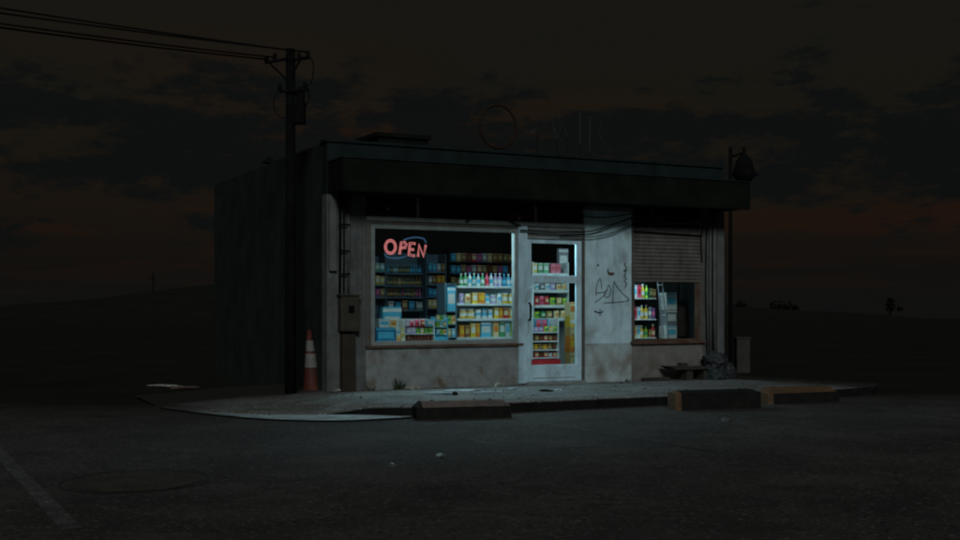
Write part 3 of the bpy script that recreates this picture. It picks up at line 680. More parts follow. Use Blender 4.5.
def pack_mesh(kind, col):
    if (kind, col) in cache: return cache[kind, col]
    b = MB()
    if kind == 'box':
        b.box(-.5, .5, -.5, .5, 0, 1); b.quad((-.4, -.504, .3), (.4, -.504, .3), (.4, -.504, .72), (-.4, -.504, .72), m=1); b.quad((-.5, -.503, .86), (.5, -.503, .86), (.5, -.503, .95), (-.5, -.503, .95), m=1)
    elif kind == 'bottle': b.lathe([(.4, 0), (.48, .04), (.48, .2), (.485, .2), (.485, .5), (.48, .5), (.46, .62), (.2, .8), (.18, .86), (.23, .86), (.23, 1)], 10, ms=[0, 0, 0, 1, 1, 0, 0, 0, 1, 1])
    elif kind == 'jar': b.lathe([(.42, 0), (.49, .06), (.49, .25), (.49, .62), (.49, .74), (.36, .8), (.44, .8), (.44, 1)], 10, ms=[0, 0, 1, 0, 0, 1, 1])
    elif kind == 'can': b.lathe([(.42, 0), (.48, .05), (.48, .35), (.48, .65), (.48, .93), (.42, 1)], 10, ms=[0, 0, 1, 0, 0])
    elif kind == 'bag':
        n = 6
        for j in range(n + 1):
            for i in range(n + 1):
                x, z = i / n, j / n; th = (math.sin(math.pi * x) * math.sin(math.pi * z)) ** .5 * .48
                b.v.append(((x - .5) * (.94 + .06 * math.cos(6 * z)), -th, z))
        for j in range(n + 1):
            for i in range(n + 1):
                x, z = i / n, j / n; th = (math.sin(math.pi * x) * math.sin(math.pi * z)) ** .5 * .48
                b.v.append(((x - .5) * (.94 + .06 * math.cos(6 * z)), th, z))
        m_ = (n + 1) ** 2
        for j in range(n):
            for i in range(n):
                a = j * (n + 1) + i; mm = 1 if 1 < j < 4 and 0 < i < n - 1 else 0
                b.f.append((a, a + 1, a + n + 2, a + n + 1)); b.mi.append(mm); a += m_; b.f.append((a, a + n + 1, a + n + 2, a + 1)); b.mi.append(0)
    me = b.mesh(kind, [M['p_' + col], M['p_' + ACC[col]]])
    if kind in ('bag',): me.polygons.foreach_set('use_smooth', [True] * len(me.polygons))
    cache[kind, col] = me; return me
NAMES = {'box': 'packet', 'bottle': 'bottle', 'jar': 'jar', 'can': 'tin_can', 'bag': 'snack_bag'}
def put(kind, col, x0, x1, w, zbase, hpx, where, depth=None):
    """pack standing on zbase, spanning photo columns x0..x1 at plane w"""
    ta, tb = PT(x0, w), PT(x1, w); d = (bl((ta + tb) / 2, w)).y; h = hpx * d / F; wd = (tb - ta) * .94
    o = bpy.data.objects.new(NAMES[kind], pack_mesh(kind, col)); COL.objects.link(o)
    dep = depth or (wd if kind in ('bottle', 'jar', 'can') else min(.16, max(.05, wd * .8)))
    o.location = bl((ta + tb) / 2, w + dep / 2, zbase); o.scale = (wd, dep, h)
    o.rotation_euler = (0, 0, UA + (random.uniform(-.08, .08) if kind != 'bag' else random.uniform(-.15, .15)))
    lab = '%s %s %s' % (col.replace('_', ' '), NAMES[kind].replace('_', ' '), where)
    tag(o, lab, NAMES[kind].replace('_', ' '), 'goods ' + where); return o
def unit(name, label, cat, x0, x1, w, dep, boards, m, ztop, zbot=.15, back=None, sides=True, edge=.03):
    """shelf unit; boards = list of photo rows of the shelf tops, measured at its middle column"""
    ta, tb = PT(x0, w), PT(x1, w); xm = (x0 + x1) / 2
    o = thing(name, bl((ta + tb) / 2, w, zbot), label, cat, UA); hw = (tb - ta) / 2; zs = []
    MB().box(-hw, hw, dep, dep + .02, 0, ztop - zbot).build('back_panel', back or m, o)
    if sides:
        for s in (-1, 1): MB().box(s * hw - (.02 if s < 0 else 0), s * hw + (.02 if s > 0 else 0), .02, dep, 0, ztop - zbot).build('side_panel', m, o)
    for y in boards:
        z = P(xm, y, w)[1]; zs.append(z)
        MB().box(-hw + .001, hw - .001, 0, dep - .001, z - edge - zbot, z - zbot).build('shelf', m, o, bevel=.004)
    if boards: MB().box(-hw + .001, hw - .001, .03, dep - .001, 0, .08).build('kick_board', m, o)
    return o, zs
# white gondola behind the window
GW = 1.15
go, gz_ = unit('shelf_rack', 'white four-tier shelf rack full of groceries behind the window', 'shelf rack', 457, 533, GW, .40, [286, 303.5, 318.5, 337], M['shelf'], P(490, 285.8, GW)[1] - .005, edge=.035)
wl_ = lambda tier: 'on the %s shelf of the white rack' % tier
def row(w, z, items, where, dep=None):
    for it in items: put(it[3], it[4], it[0], it[1], w + .03 + random.uniform(0, .02), z, it[2], where, dep)
def seq(x0, pitch, h, kind, cols): return [(x0 + i * pitch, x0 + (i + 1) * pitch - .3, h * random.uniform(.92, 1.05), kind, c) for i, c in enumerate(cols)]
row(GW, gz_[0], seq(460, 4.3, 13, 'bottle', ['green', 'green', 'white', 'teal', 'white', 'green', 'pink', 'white', 'lilac', 'lilac', 'blue', 'sky_blue', 'sky_blue']), wl_('top'))
row(GW, gz_[1], [(460, 465, 10, 'bag', 'lilac'), (465.5, 472, 10, 'bag', 'cream'), (472.5, 478, 11, 'box', 'yellow'), (478.5, 485, 11, 'box', 'orange'), (485.5, 491, 9, 'jar', 'white'), (491.5, 497, 9, 'jar', 'lilac'), (497.5, 503, 10, 'bag', 'white'), (503.5, 509, 11, 'jar', 'yellow'), (509.5, 516, 11, 'jar', 'yellow')], wl_('second'))
row(GW, gz_[2], [(461, 468, 9.5, 'jar', 'yellow'), (468.5, 476, 9.5, 'jar', 'yellow'), (476.5, 482, 9, 'can', 'white'), (482.5, 488, 10, 'jar', 'white'), (488.5, 494, 9, 'can', 'white'), (494.5, 499, 11, 'box', 'yellow'), (499.5, 503, 11, 'box', 'orange'), (503.5, 509, 11, 'box', 'red'), (509.5, 516, 10, 'box', 'yellow')], wl_('third'))
row(GW, gz_[3], [(460, 464.5, 12, 'box', 'orange'), (465, 470, 12, 'box', 'brown'), (470.5, 476, 14, 'box', 'yellow'), (476.5, 480, 14, 'box', 'orange'), (481, 491.5, 15, 'box', 'sky_blue'), (493, 499, 16, 'box', 'cream'), (499.5, 505, 16, 'box', 'green'), (505.5, 510, 15, 'box', 'white'), (510.5, 516, 15, 'box', 'lime')], wl_('lowest'))
# goods standing behind on the high back rack (right half of window)
# end display of the rack: narrow blue stand
eo, ez = unit('display_stand', 'narrow pale blue end stand beside the white rack', 'display stand', 446.5, 456, GW - .05, .3, [311, 324, 337], M['backshelf'], P(451, 283, GW)[1], edge=.02)
put('box', 'sky_blue', 447, 455.5, GW - .045, ez[0], 24, 'on the blue end stand', .12)
for i, z in ((1, ez[1]), (2, ez[2])):
    for c, x in zip((('lime', 'cream'), ('tan', 'sky_blue'))[i - 1], (447.3, 451.6)): put('box', c, x, x + 3.8, GW - .04, z, 8.5, 'on the %s tier of the blue end stand' % ('middle', 'lowest')[i - 1])
# dim wall rack on the left
BW = 4.7
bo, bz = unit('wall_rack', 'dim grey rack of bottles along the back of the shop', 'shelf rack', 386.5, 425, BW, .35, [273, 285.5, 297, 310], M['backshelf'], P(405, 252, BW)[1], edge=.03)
for z, tier, cs in zip(bz[:3], ('top', 'second', 'third'), (['teal', 'dark_green', 'blue', 'dark_green', 'grey'], ['brown', 'tan', 'brown', 'dark_green', 'brown'], ['dark_green', 'brown', 'dark_green', 'purple', 'brown'])):
    row(BW, z, seq(387.5, 2.85, 8.6, 'bottle', [random.choice(cs) for _ in range(13)]), 'on the %s shelf of the dim wall rack' % tier)
row(BW, bz[3], [(388, 394, 9, 'box', 'grey'), (395, 401, 8, 'box', 'blue'), (402, 408, 10, 'box', 'brown'), (409, 415, 9, 'box', 'blue'), (416, 423, 8, 'box', 'grey')], 'on the lowest shelf of the dim wall rack')
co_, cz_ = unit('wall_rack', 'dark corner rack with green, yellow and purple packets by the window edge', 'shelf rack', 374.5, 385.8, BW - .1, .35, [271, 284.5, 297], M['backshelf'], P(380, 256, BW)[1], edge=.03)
for z, tier, cs in zip(cz_, ('top', 'middle', 'lowest'), (('green', 'teal'), ('yellow', 'tan'), ('purple', 'brown'))):
    row(BW - .1, z, seq(375.3, 4.9, 8.5, 'box', list(cs)), 'on the %s shelf of the corner rack' % tier)
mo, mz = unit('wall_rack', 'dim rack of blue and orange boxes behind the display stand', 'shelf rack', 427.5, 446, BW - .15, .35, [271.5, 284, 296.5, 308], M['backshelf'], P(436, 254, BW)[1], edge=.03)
for z, tier, cs in zip(mz, ('top', 'second', 'third', 'lowest'), (('blue', 'blue', 'grey', 'brown'), ('grey', 'brown', 'orange', 'orange'), ('blue', 'blue', 'orange', 'brown'), ('tan', 'yellow', 'orange', 'orange'))):
    row(BW - .15, z, seq(428.3, 4.3, 8.2, 'box', list(cs)), 'on the %s shelf of the blue and orange box rack' % tier)
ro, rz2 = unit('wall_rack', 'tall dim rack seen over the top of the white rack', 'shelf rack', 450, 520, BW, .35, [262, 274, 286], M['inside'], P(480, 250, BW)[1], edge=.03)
for z, tier in zip(rz2, ('top', 'middle', 'lowest')):
    row(BW, z, seq(451, 5.2, 8.6, 'box', [random.choice(['dark_red', 'brown', 'grey', 'blue', 'dark_green', 'purple', 'tan', 'red']) for _ in range(13)]), 'on the %s shelf of the tall dim rack' % tier)
# window counter with displays
KW2 = .3
ztab = P(410, 342.5, KW2)[1]
ta, tb = PT(373, KW2), PT(449, KW2)
cn = thing('display_counter', bl((ta + tb) / 2, KW2, .15), 'low pale counter just behind the display window', 'counter', UA); hw = (tb - ta) / 2
MB().box(-hw, hw, -.05, .6, ztab - .03 - .15, ztab - .15).build('counter_top', M['shelf'], cn)
MB().box(-hw + .03, hw - .03, 0, .57, 0, ztab - .18).build('cabinet', M['backshelf'], cn)
wc = 'on the window counter'
put('box', 'blue', 375.2, 396, KW2, ztab, 15.2, wc, .3)
zt2 = ztab + 15.2 * (bl(1, KW2).y) / F + .002
put('box', 'white', 379.5, 390, KW2 + .02, zt2, 8.5, 'on the big blue box in the window', .2); put('box', 'cream', 390.3, 397, KW2 + .02, zt2, 7.5, 'on the big blue box in the window', .2)
put('box', 'sky_blue', 382.5, 402, KW2 + .36, ztab, 35, 'standing at the back of the window counter', .12)
for i, (x, c) in enumerate(((396.6, 'cream'), (401, 'tan'))):
    put('box', c, x, x + 3.9, KW2 + .02, ztab, 7, wc + ' beside the blue box', .12); put('box', ('white', 'yellow')[i], x, x + 3.9, KW2 + .02, ztab + 7 * 15.9 / F + .001, 6.5, 'stacked beside the big blue box', .12)
tt0, tt1 = PT(405.8, KW2), PT(434.5, KW2); th = (tt1 - tt0) / 2
tro = thing('display_tray', bl((tt0 + tt1) / 2, KW2 + .02, ztab), 'white two-tier sweets tray on the window counter', 'display tray', UA)
zA = 8 * 16.2 / F; zB = 15 * 16.2 / F; zC = 23.5 * 16.2 / F
MB().box(-th, th, .0, .2, 0, .012).build('base', M['shelf'], tro); MB().box(-th + .001, th - .001, .0, .2, zA, zA + .014).build('shelf', M['shelf'], tro); MB().box(-th + .001, th - .001, .02, .2, zB, zB + .012).build('shelf', M['p_dark_red'], tro)
MB().box(-th, th, .2, .21, 0, zC).build('back_panel', M['shelf'], tro)
for s in (-1, 1): MB().box(s * th - (.012 if s < 0 else 0), s * th + (.012 if s > 0 else 0), 0, .2, 0, zC - .02).build('side_panel', M['shelf'], tro)
row(KW2 + .0, ztab + .013, seq(407, 3.35, 6.2, 'can', ['dark_red'] * 8), 'in the bottom of the sweets tray')
row(KW2 + .0, ztab + zA + .015, [(406.8, 411, 5.5, 'box', 'lilac'), (411.2, 416, 5.5, 'box', 'lilac')] + seq(416.6, 4.2, 5.5, 'jar', ['lime', 'yellow', 'lime', 'lime']), 'in the middle of the sweets tray')
row(KW2 + .02, ztab + zB + .013, [(405.5, 409.5, 6, 'box', 'lilac'), (410, 415, 5.5, 'bag', 'pink'), (415.3, 420.5, 7, 'bag', 'pink'), (420.8, 426, 6.5, 'bag', 'red'), (427, 433, 7, 'box', 'sky_blue')], 'on top of the sweets tray')
po, pz = unit('display_stand', 'small blue stand of pale packets at the counter end', 'display stand', 435.5, 447.5, KW2 + .02, .12, [334.5, 327, 320.5], M['p_sky_blue'], P(441, 317, KW2)[1], zbot=ztab, edge=.008)
for z, tier in zip([ztab + .08] + pz, ('bottom', 'lower', 'middle', 'top')):
    if tier == 'bottom': continue
    row(KW2 - .005, z, seq(436.8, 3.4, 5.4, 'box', random.sample(['cream', 'white', 'sky_blue', 'lime', 'tan'], 3)), 'on the %s ledge of the small blue stand' % tier)
# shelves seen through the door
DW = 1.45
do, dz = unit('shelf_rack', 'white rack of red and green snacks facing the shop door', 'shelf rack', 534.5, 568.5, DW, .35, [273, 290, 305, 318.2], M['shelf'], P(550, 262, DW)[1], edge=.045, back=M['backshelf'])
wd_ = lambda s: 'on the %s shelf of the rack facing the door' % s
row(DW, dz[0], [(532, 537.5, 10, 'box', 'yellow'), (538, 543, 10, 'box', 'green'), (543.5, 549, 10, 'box', 'green'), (551, 556, 9.5, 'box', 'pink'), (556.3, 561, 9.5, 'box', 'pink')], wd_('top'))
put('box', 'grey', 559, 568.5, DW + .2, dz[0], 25, wd_('top') + ' at the back', .08)
row(DW, dz[1], seq(535, 5.5, 6.5, 'bag', ['white', 'grey', 'white', 'lilac', 'cream', 'cream']), wd_('second'))
row(DW, dz[2], [(535, 540, 9, 'bag', 'red'), (540.2, 545, 9, 'bag', 'pink'), (545.2, 550.5, 9, 'bag', 'red'), (551, 557, 7.5, 'bag', 'lime'), (557.3, 563, 7.5, 'bag', 'tan'), (563.2, 568, 7, 'bag', 'lime')], wd_('third'))
row(DW, dz[3], [(534.8, 541, 6.5, 'bag', 'lime'), (541.3, 547, 6.5, 'bag', 'green'), (547.3, 554, 7, 'bag', 'tan'), (554.5, 561, 7.5, 'bag', 'cream'), (561.3, 568, 7.5, 'bag', 'cream')], wd_('lowest'))
D2 = 1.05
fo, fz = unit('snack_stand', 'low red-based snack stand standing just inside the door', 'display stand', 533.5, 558.5, D2, .3, [332, 341, 349.5, 357.5], M['shelf'], P(546, 319, D2)[1], edge=.018, back=M['p_sky_blue'])
MB().box(-.26, .26, -.012, -.002, .085, fz[3] - .15 - .03).build('front_panel', M['p_red'], fo)
wf = lambda s: 'on the %s tier of the snack stand by the door' % s
row(D2, fz[0], [(534.5, 539, 5, 'bag', 'lilac'), (539.2, 544.5, 5, 'bag', 'lilac'), (545, 549.5, 5.5, 'bag', 'lime'), (549.7, 554, 5.5, 'bag', 'yellow'), (554.2, 557.5, 5.5, 'bag', 'lime')], wf('top'))
for x in (537, 543): put('bag', 'pink', x, x + 5.6, D2 + .2, fz[0], 12, 'hung at the back of the snack stand by the door')
row(D2, fz[1], seq(534.8, 4.5, 5.6, 'box', ['brown', 'dark_red', 'red', 'brown', 'dark_red']), wf('second'))
row(D2, fz[2], seq(534.8, 4.5, 5.6, 'jar', ['orange', 'brown', 'orange', 'brown', 'dark_red']), wf('third'))
row(D2, fz[3], seq(534.8, 4.5, 5, 'box', ['red', 'dark_red', 'red', 'grey', 'red']), wf('lowest'))
for i, (c, y0, y1) in enumerate((('tan', 372, 352), ('orange', 352, 336), ('tan', 336, 327), ('yellow', 327, 316), ('cream', 316, 302))):
    za, zc = P(572, y0, 1.0)[1], P(572, y1, 1.0)[1]
    put('box', c, 569.5, 576, 1.0, max(.152, za), (zc - max(.152, za)) * F / bl(PT(572, 1.0), 1.0).y - .1, 'in the tall stack by the door hinge, %s from the floor' % ('first', 'second', 'third', 'fourth', 'fifth')[i], .15)
# shelves seen through the right window
RW = .55
so, sz = unit('shelf_rack', 'small white rack of yellow and white goods behind the shuttered window', 'shelf rack', 631, 656.5, RW, .3, [298, 319, 337.5], M['shelf'], P(643, 272, RW)[1], edge=.02, back=M['inside'], sides=False)
ws = lambda s: 'on the %s shelf behind the shuttered window' % s
row(RW, sz[0], [(632.5, 637, 13, 'box', 'white'), (637.3, 641.5, 13, 'box', 'pink'), (642, 645.5, 14, 'bottle', 'yellow'), (645.8, 649, 13, 'bottle', 'lime'), (649.5, 653, 10, 'box', 'dark_green'), (653.2, 656, 9, 'box', 'brown')], ws('top'))
row(RW, sz[1], [(632.5, 637, 12, 'box', 'pink'), (637.3, 640.8, 12, 'box', 'white'), (641, 645, 14, 'bottle', 'yellow'), (645.2, 648.8, 14, 'bottle', 'yellow'), (649.2, 652.8, 12, 'can', 'grey'), (653, 656, 11, 'can', 'purple')], ws('middle'))
row(RW, sz[2], [(632.5, 636.5, 11, 'box', 'cream'), (636.8, 640.6, 12, 'box', 'white'), (641, 644.5, 12, 'bottle', 'yellow'), (645, 648.5, 11, 'bottle', 'lime'), (649, 652, 8, 'box', 'brown'), (652.2, 656, 13, 'bottle', 'red')], ws('lowest'))
t = thing('step_ladder', bl(PT(660, .45), .45, .15), 'pale blue leaning ladder inside the shuttered window', 'ladder', UA)
def lp(x, y, w=.45): a, z = P(x, y, w); return (a - PT(660, .45), w - .45, z - .15)
for dx in (0, 4.5):
    a = lp(657.5 + dx, 278); c = lp(663 + dx, 340); k = (c[2]) / max(.01, a[2] - c[2]); e = (c[0] + (c[0] - a[0]) * k, 0, 0)
    MB().tube([(a[0], .03, a[2] + .1), (e[0], -.05, 0)], .012, 6).build('rail', M['p_grey'], t)
for y in (285, 295, 305, 315, 325, 335):
    f_ = (y - 278) / 62; a = lp(657.5 + 5.5 * f_, y); c = lp(662 + 5.5 * f_, y); MB().tube([(a[0], .0, a[2]), (c[0], .0, c[2])], .009, 6).build('rung', M['shelf'], t)
zq, zlab = None, ('lowest', 'middle', 'topmost')
ks, kz = unit('side_table', 'low dark stand under the stacked cartons behind the shuttered window', 'stand', 665.5, 683, .5, .3, [338.5], M['inside'], P(674, 338.6, .5)[1] - .01, edge=.02)
zz = kz[0] + .001
for i, (c, hp) in enumerate((('white', 12.5), ('grey', 16), ('white', 17))):
    put('box', c, 666, 677, .52, zz, hp, 'in the carton stack behind the shuttered window, %s one' % zlab[i], .2); zz += hp * bl(PT(671, .52), .52).y / F + .002
t = thing('hanging_coat', bl(PT(679, .62), .62, .15), 'dark coat-like bundle hanging beside the stacked cartons', 'bundle', UA)
b = lump(3, .16, .08, .36, 3, .3); b.build('cloth', M['boxlow'], t, loc=(0, 0, .62), smooth=True); MB().tube([(0, .02, 0), (0, .02, 1.6)], .015, 6).build('stand', M['dark'], t); MB().lathe([(.14, 0), (.13, .02), (.02, .03)], 12).build('foot', M['dark'], t)
# ceiling lamps
def lamp(x, w, length, label, z=2.815):
    t = thing('ceiling_lamp', bl(x, w, z), label, 'ceiling lamp', UA, 'fluorescent lamps inside the shop')
    MB().box(-length / 2, length / 2, -.07, .07, -.05, 0).build('housing', M['shelf'], t)
    if z < 2.8:
        for k in (-1, 1): MB().tube([(k * length * .4, 0, 0), (k * length * .4, 0, 2.82 - z)], .006, 5).build('rod', M['dark'], t)
    MB().tube([(-length / 2 + .03, 0, -.085), (length / 2 - .03, 0, -.085)], .019, 10).build('tube', M['tube'], t)
    for k in (-1, 1): MB().box(k * (length / 2 - .02) - .012, k * (length / 2 - .02) + .012, -.02, .02, -.11, -.05).build('socket', M['shelf'], t)
lamp(2.35, .34, 1.3, 'fluorescent ceiling lamp above the white shelf rack')
lamp(3.5, .34, .6, 'short fluorescent ceiling lamp just inside the shop door')
lamp(1.1, .34, .6, 'short fluorescent ceiling lamp above the window counter')
lamp(5.1, .30, .6, 'short fluorescent lamp hung low behind the shutter', 2.0)
# unseen shaded strip lamps added behind window and door heads to light the pavement
def spill_lamp(x, w, z, length, label):
    t = thing('added_strip_lamp', bl(x, w, z), label, 'strip lamp', UA, 'added strip lamps inside the shop front'); h = length / 2
    MB().prism([(-.02, .0), (.066, .0), (.066, -.12), (.012, -.12), (.012, -.113), (.058, -.113), (.058, -.008), (-.02, -.008)], -h, h).build('shade', M['dark'], t)
    t.children[0].data.transform(__import__('mathutils').Matrix(((0, 1, 0, 0), (1, 0, 0, 0), (0, 0, 1, 0), (0, 0, 0, 1))))
    MB().tube([(-h + .03, .03, -.033), (h - .03, .03, -.033)], .018, 10).build('tube', M['strip'], t)
    for k in (-1, 1): MB().tube([(k * h * .7, .03, 0), (k * h * .7, .03, 2.82 - z)], .006, 5).build('rod', M['dark'], t)
spill_lamp((PT(374) + PT(514)) / 2, .40, ztop + .115, PT(514) - PT(374) - .5, 'added shaded strip lamp behind the head of the display window')
spill_lamp((d0 + d1) / 2, .40, ZH + .09, .5, 'added shaded strip lamp behind the head of the shop door')

# ------------------------------------------------------------------ street things
# meter box and cabinet on the left pier
a, c = PT(337.5), PT(356); z0_, z1_ = P(346, 331)[1], P(346, 296)[1]
t = thing('meter_box', bl((a + c) / 2, -.002, z0_), 'small dark metal meter box fixed to the left pier', 'meter box', UA); hw = (c - a) / 2
MB().box(-hw, hw, -.14, 0, 0, z1_ - z0_).build('casing', M['box'], t, bevel=.01); MB().box(-hw + .02, hw - .02, -.148, -.141, .03, z1_ - z0_ - .03).build('cover', M['box'], t, bevel=.004)
MB().box(-.03, .05, -.152, -.149, .24, .34).build('dial_window', M['tglass'], t); MB().box(-hw - .02, hw + .02, -.16, 0, z1_ - z0_ + .001, z1_ - z0_ + .02).build('hood', M['box'], t)
a, c = PT(339.5), PT(352.5); z1_ = P(346, 334)[1]
t = thing('cabinet', bl((a + c) / 2, -.002, .1), 'narrow brown utility cabinet standing under the meter box', 'cabinet', UA); hw = (c - a) / 2
MB().box(-hw, hw, -.12, 0, .03, z1_ - .1).build('casing', M['boxlow'], t, bevel=.01); MB().box(-hw + .015, hw - .015, -.127, -.121, .32, z1_ - .12).build('door', M['boxlow'], t, bevel=.003); MB().box(-hw - .02, hw + .02, -.14, 0, 0, .029).build('base', M['dark'], t)

# traffic cone, leaning
cb = G(312.5, 394.5, .06)
t = thing('traffic_cone', cb, 'orange traffic cone with two white bands leaning by the dark wall', 'traffic cone', .3)
tilt = Vector((-.045, .0, 0)); hc = 62 * cb.y / F
def cone(r0, r1, a, c, name, m, ex=0):
    b = MB(); seg_ = 20
    for k in range(4):
        f_ = a + (c - a) * k / 3; r = .13 + (.026 - .13) * f_ + ex
        for j in range(seg_): an = 2 * math.pi * j / seg_; b.v.append((r * math.cos(an) + tilt.x * f_, r * math.sin(an), .035 + hc * f_ - .025 * math.cos(an) * 0))
    for k in range(3):
        for j in range(seg_): b.f.append((k * seg_ + j, k * seg_ + (j + 1) % seg_, (k + 1) * seg_ + (j + 1) % seg_, (k + 1) * seg_ + j)); b.mi.append(0)
    b.f.append(tuple(3 * seg_ + j for j in range(seg_))); b.mi.append(0)
    b.build(name, m, t, smooth=True)
cone(0, 0, 0, 1, 'body', M['orange']); cone(0, 0, .40, .62, 'band', M['white'], .003); cone(0, 0, .66, .83, 'band', M['white'], .003)
MB().box(-.19, .19, -.19, .19, 0, .035).build('base', M['dark'], t, bevel=.012)

# utility pole
PD = 15.3; px_ = (290.5 - 480) / F * PD; HP = H + (HZ - 49) * PD / F
up = thing('utility_pole', (px_, PD, .02), 'dark utility pole with crossarms and box beside the side wall', 'utility pole', .0)
HP -= .02
MB().tube([(0, 0, -.03), (.0, 0, HP * .5), (.0, 0, HP)], [.075, .068, .062], 12).build('shaft', M['pole'], up, smooth=True)
def pp(x, y): q = at(x, y, PD); return (q.x - px_, q.z - .02)
def arm(x0, y0, x1, y1, name='crossarm', r=.022, dy=-.08):
    a, c = pp(x0, y0), pp(x1, y1); MB().tube([(a[0], dy, a[1]), (c[0], dy, c[1])], r, 6).build(name, M['pole'], up)
arm(266, 64, 289, 60); arm(291, 59.5, 309, 56, dy=.08); arm(271, 65, 287, 80, 'brace', .014); arm(303, 58, 294, 74, 'brace', .014)
arm(281, 93, 310, 90.5, r=.02); arm(291, 94, 303, 92, r=.018, dy=.07)
def ins(x, y, dy=0):
    a = pp(x, y); o = MB().lathe([(.02, -.03), (.032, -.01), (.02, 0), (.034, .015), (.02, .03), (.022, .05)], 10).build('insulator', M['dark'], up, loc=(a[0], dy, a[1]), smooth=True)
for x, y, dy in ((267.5, 61, -.08), (276, 58.5, -.08), (298, 55, .08), (307, 53.5, .08), (281, 89, -.08), (306, 87, -.08)): ins(x, y, dy)
q0, q1 = pp(294, 126), pp(305, 98)
MB().box(q0[0], q1[0], -.1, .08, q0[1] + .03, q1[1] - .05).build('switch_box', M['dark'], up, bevel=.012)
MB().lathe([(.05, 0), (.055, .02), (.055, .16), (.03, .2)], 12).build('bushing', M['dark'], up, loc=(q0[0] + .09, -.02, q1[1] - .06))
def jump(pts, r=.008):
    q = [(pp(x, y)[0], -.05, pp(x, y)[1]) for x, y in pts]; MB().tube(smoothline(q, 5), r, 6).build('jumper_cable', M['cable'], up, smooth=True)
jump([(307, 53), (313, 62), (314, 74), (311, 84), (306, 88)]); jump([(281, 90), (276, 96), (274.5, 106), (278, 116), (287, 119)]); jump([(303, 92), (301, 100), (299, 106)]); jump([(309, 90), (309.5, 100), (304, 112)])
# overhead wires
for i, (x, y, xe, ye, lab) in enumerate(((286, 49.5, 0, 8, 'topmost overhead wire running to the utility pole'), (307, 52, 0, 13, 'overhead wire just under the topmost one'),
                                         (276, 57.5, 0, 23.5, 'overhead wire on the inner crossarm insulator'), (268, 59.5, 0, 27.5, 'lowest overhead wire on the outer crossarm end'))):
    a = at(x, y, PD - .05); d1_ = PD - 2.9 + .05 * i; c = at(xe, ye, d1_)
    e = a + (c - a) * 4.2; e.z = c.z + (.0 if i < 2 else .02)
    pts = []
    for k in range(41):
        s = k / 40; p = a.lerp(e, s)
        # sag: parabola through the pole end, the frame edge point and the far end
        p.z = a.z + (e.z - a.z) * s - .0
        s1 = 1 / 4.2; need = c.z - (a.z + (e.z - a.z) * s1); p.z += need * (s * (1 - s)) / (s1 * (1 - s1)); pts.append(p - a)
    o = MB().tube(pts, .011, 6).build('overhead_wire', M['cable'], loc=a, smooth=True); tag(o, lab, 'wire', 'wires on the utility pole')

# right: thin pole with a bell-shaped hood
LD = 19.6; lx = (730.5 - 480) / F * LD
t = thing('lamp_pole', (lx, LD, 0), 'thin dark pole with unlit bell-shaped lamp hood beside the shop', 'lamp pole')
MB().tube([(0, 0, 0), (0, 0, H + (HZ - 147.5) * LD / F)], .032, 10).build('shaft', M['dark'], t, smooth=True)
def lq(x, y): q = at(x, y, LD); return q.x - lx, q.z
a, c = lq(730.5, 157), lq(744, 152.5); MB().tube([(a[0], 0, a[1]), (c[0], 0, c[1])], .024, 8).build('bracket_arm', M['dark'], t)
a = lq(744, 183); s = LD / F
hood = MB().lathe([(.10, 0), (.16, 5 * s), (.20, 8 * s), (.165, 14 * s), (.14, 21 * s), (.09, 26 * s), (.03, 29 * s), (.028, 36 * s)], 18).build('lamp_hood', M['dark'], t, loc=(a[0] + .0, 0, a[1]), smooth=True)
MB().prism([(.14, 5 * s), (.26, 8 * s), (.14, 13 * s)], -.04, .04).build('fin', M['dark'], hood)
MB().tube([(0, 0, -14 * s), (0, 0, 1 * s)], .09, 12).build('socket', M['dark'], hood)

# wheel stops
def wheel_stop(pl, pr, h0, h1, dep, label, m_top, m_front, m_end):
    a, c = G(*pl), G(*pr); d = c - a; L_ = d.length; rz = math.atan2(d.y, d.x); ch = .07
    t = thing('wheel_stop', a.lerp(c, .5), label, 'wheel stop', rz, 'concrete wheel stops along the kerb'); hl = L_ / 2
    b = MB(); n = 10; prof = [(0, 0), (.01, h0), (dep * .42, h1), (dep * .85, h1), (dep, h0), (dep, 0)]
    st = [(-hl, 0.0), (-hl + ch, 1.0)] + [(-hl + ch + (L_ - 2 * ch) * k / n, 1.0) for k in range(1, n)] + [(hl - ch, 1.0), (hl, 0.0)]
    for x, e in st:
        for (y, z) in prof:
            zz = z if e else min(z, h0) ; jit = .004 * mnoise.noise(Vector((x * 9 + a.x, y * 9, z * 9)))
            b.v.append((x, y + jit + (0 if e else (.02 if y < dep / 2 else -.02)), zz + jit * (z > 0)))
    k = len(prof)
    for i in range(len(st) - 1):
        for j in range(k - 1):
            q = i * k + j; b.f.append((q, q + k, q + k + 1, q + 1)); b.mi.append(2 if i in (0,) and j >= 0 else (1 if j == 0 or j == 4 else 0))
    b.f.append(tuple(range(k))); b.mi.append(2); b.f.append(tuple((len(st) - 1) * k + j for j in reversed(range(k)))); b.mi.append(2)
    b.build('block', [m_top, m_front, m_end], t)
    for x in (-hl * .62, hl * .62): MB().lathe([(.022, 0), (.022, .012), (.012, .014)], 10).build('bolt', M['dark'], t, loc=(x, dep * .62, h1 - .006))
wheel_stop((417, 420.5), (512, 418.0), .14, .20, .30, 'worn brown-topped black wheel stop in front of the display window', M['brown'], M['stop'], M['stop'])
wheel_stop((676.5, 411.0), (762, 408.5), .21, .235, .26, 'black wheel stop with orange-yellow end in front of the shuttered window', M['stop'], M['stop'], M['yellow'])
wheel_stop((769, 405.0), (840, 402.5), .145, .21, .30, 'black wheel stop with orange-yellow sloping top beyond the shop corner', M['yellow'], M['stop'], M['yellow'])

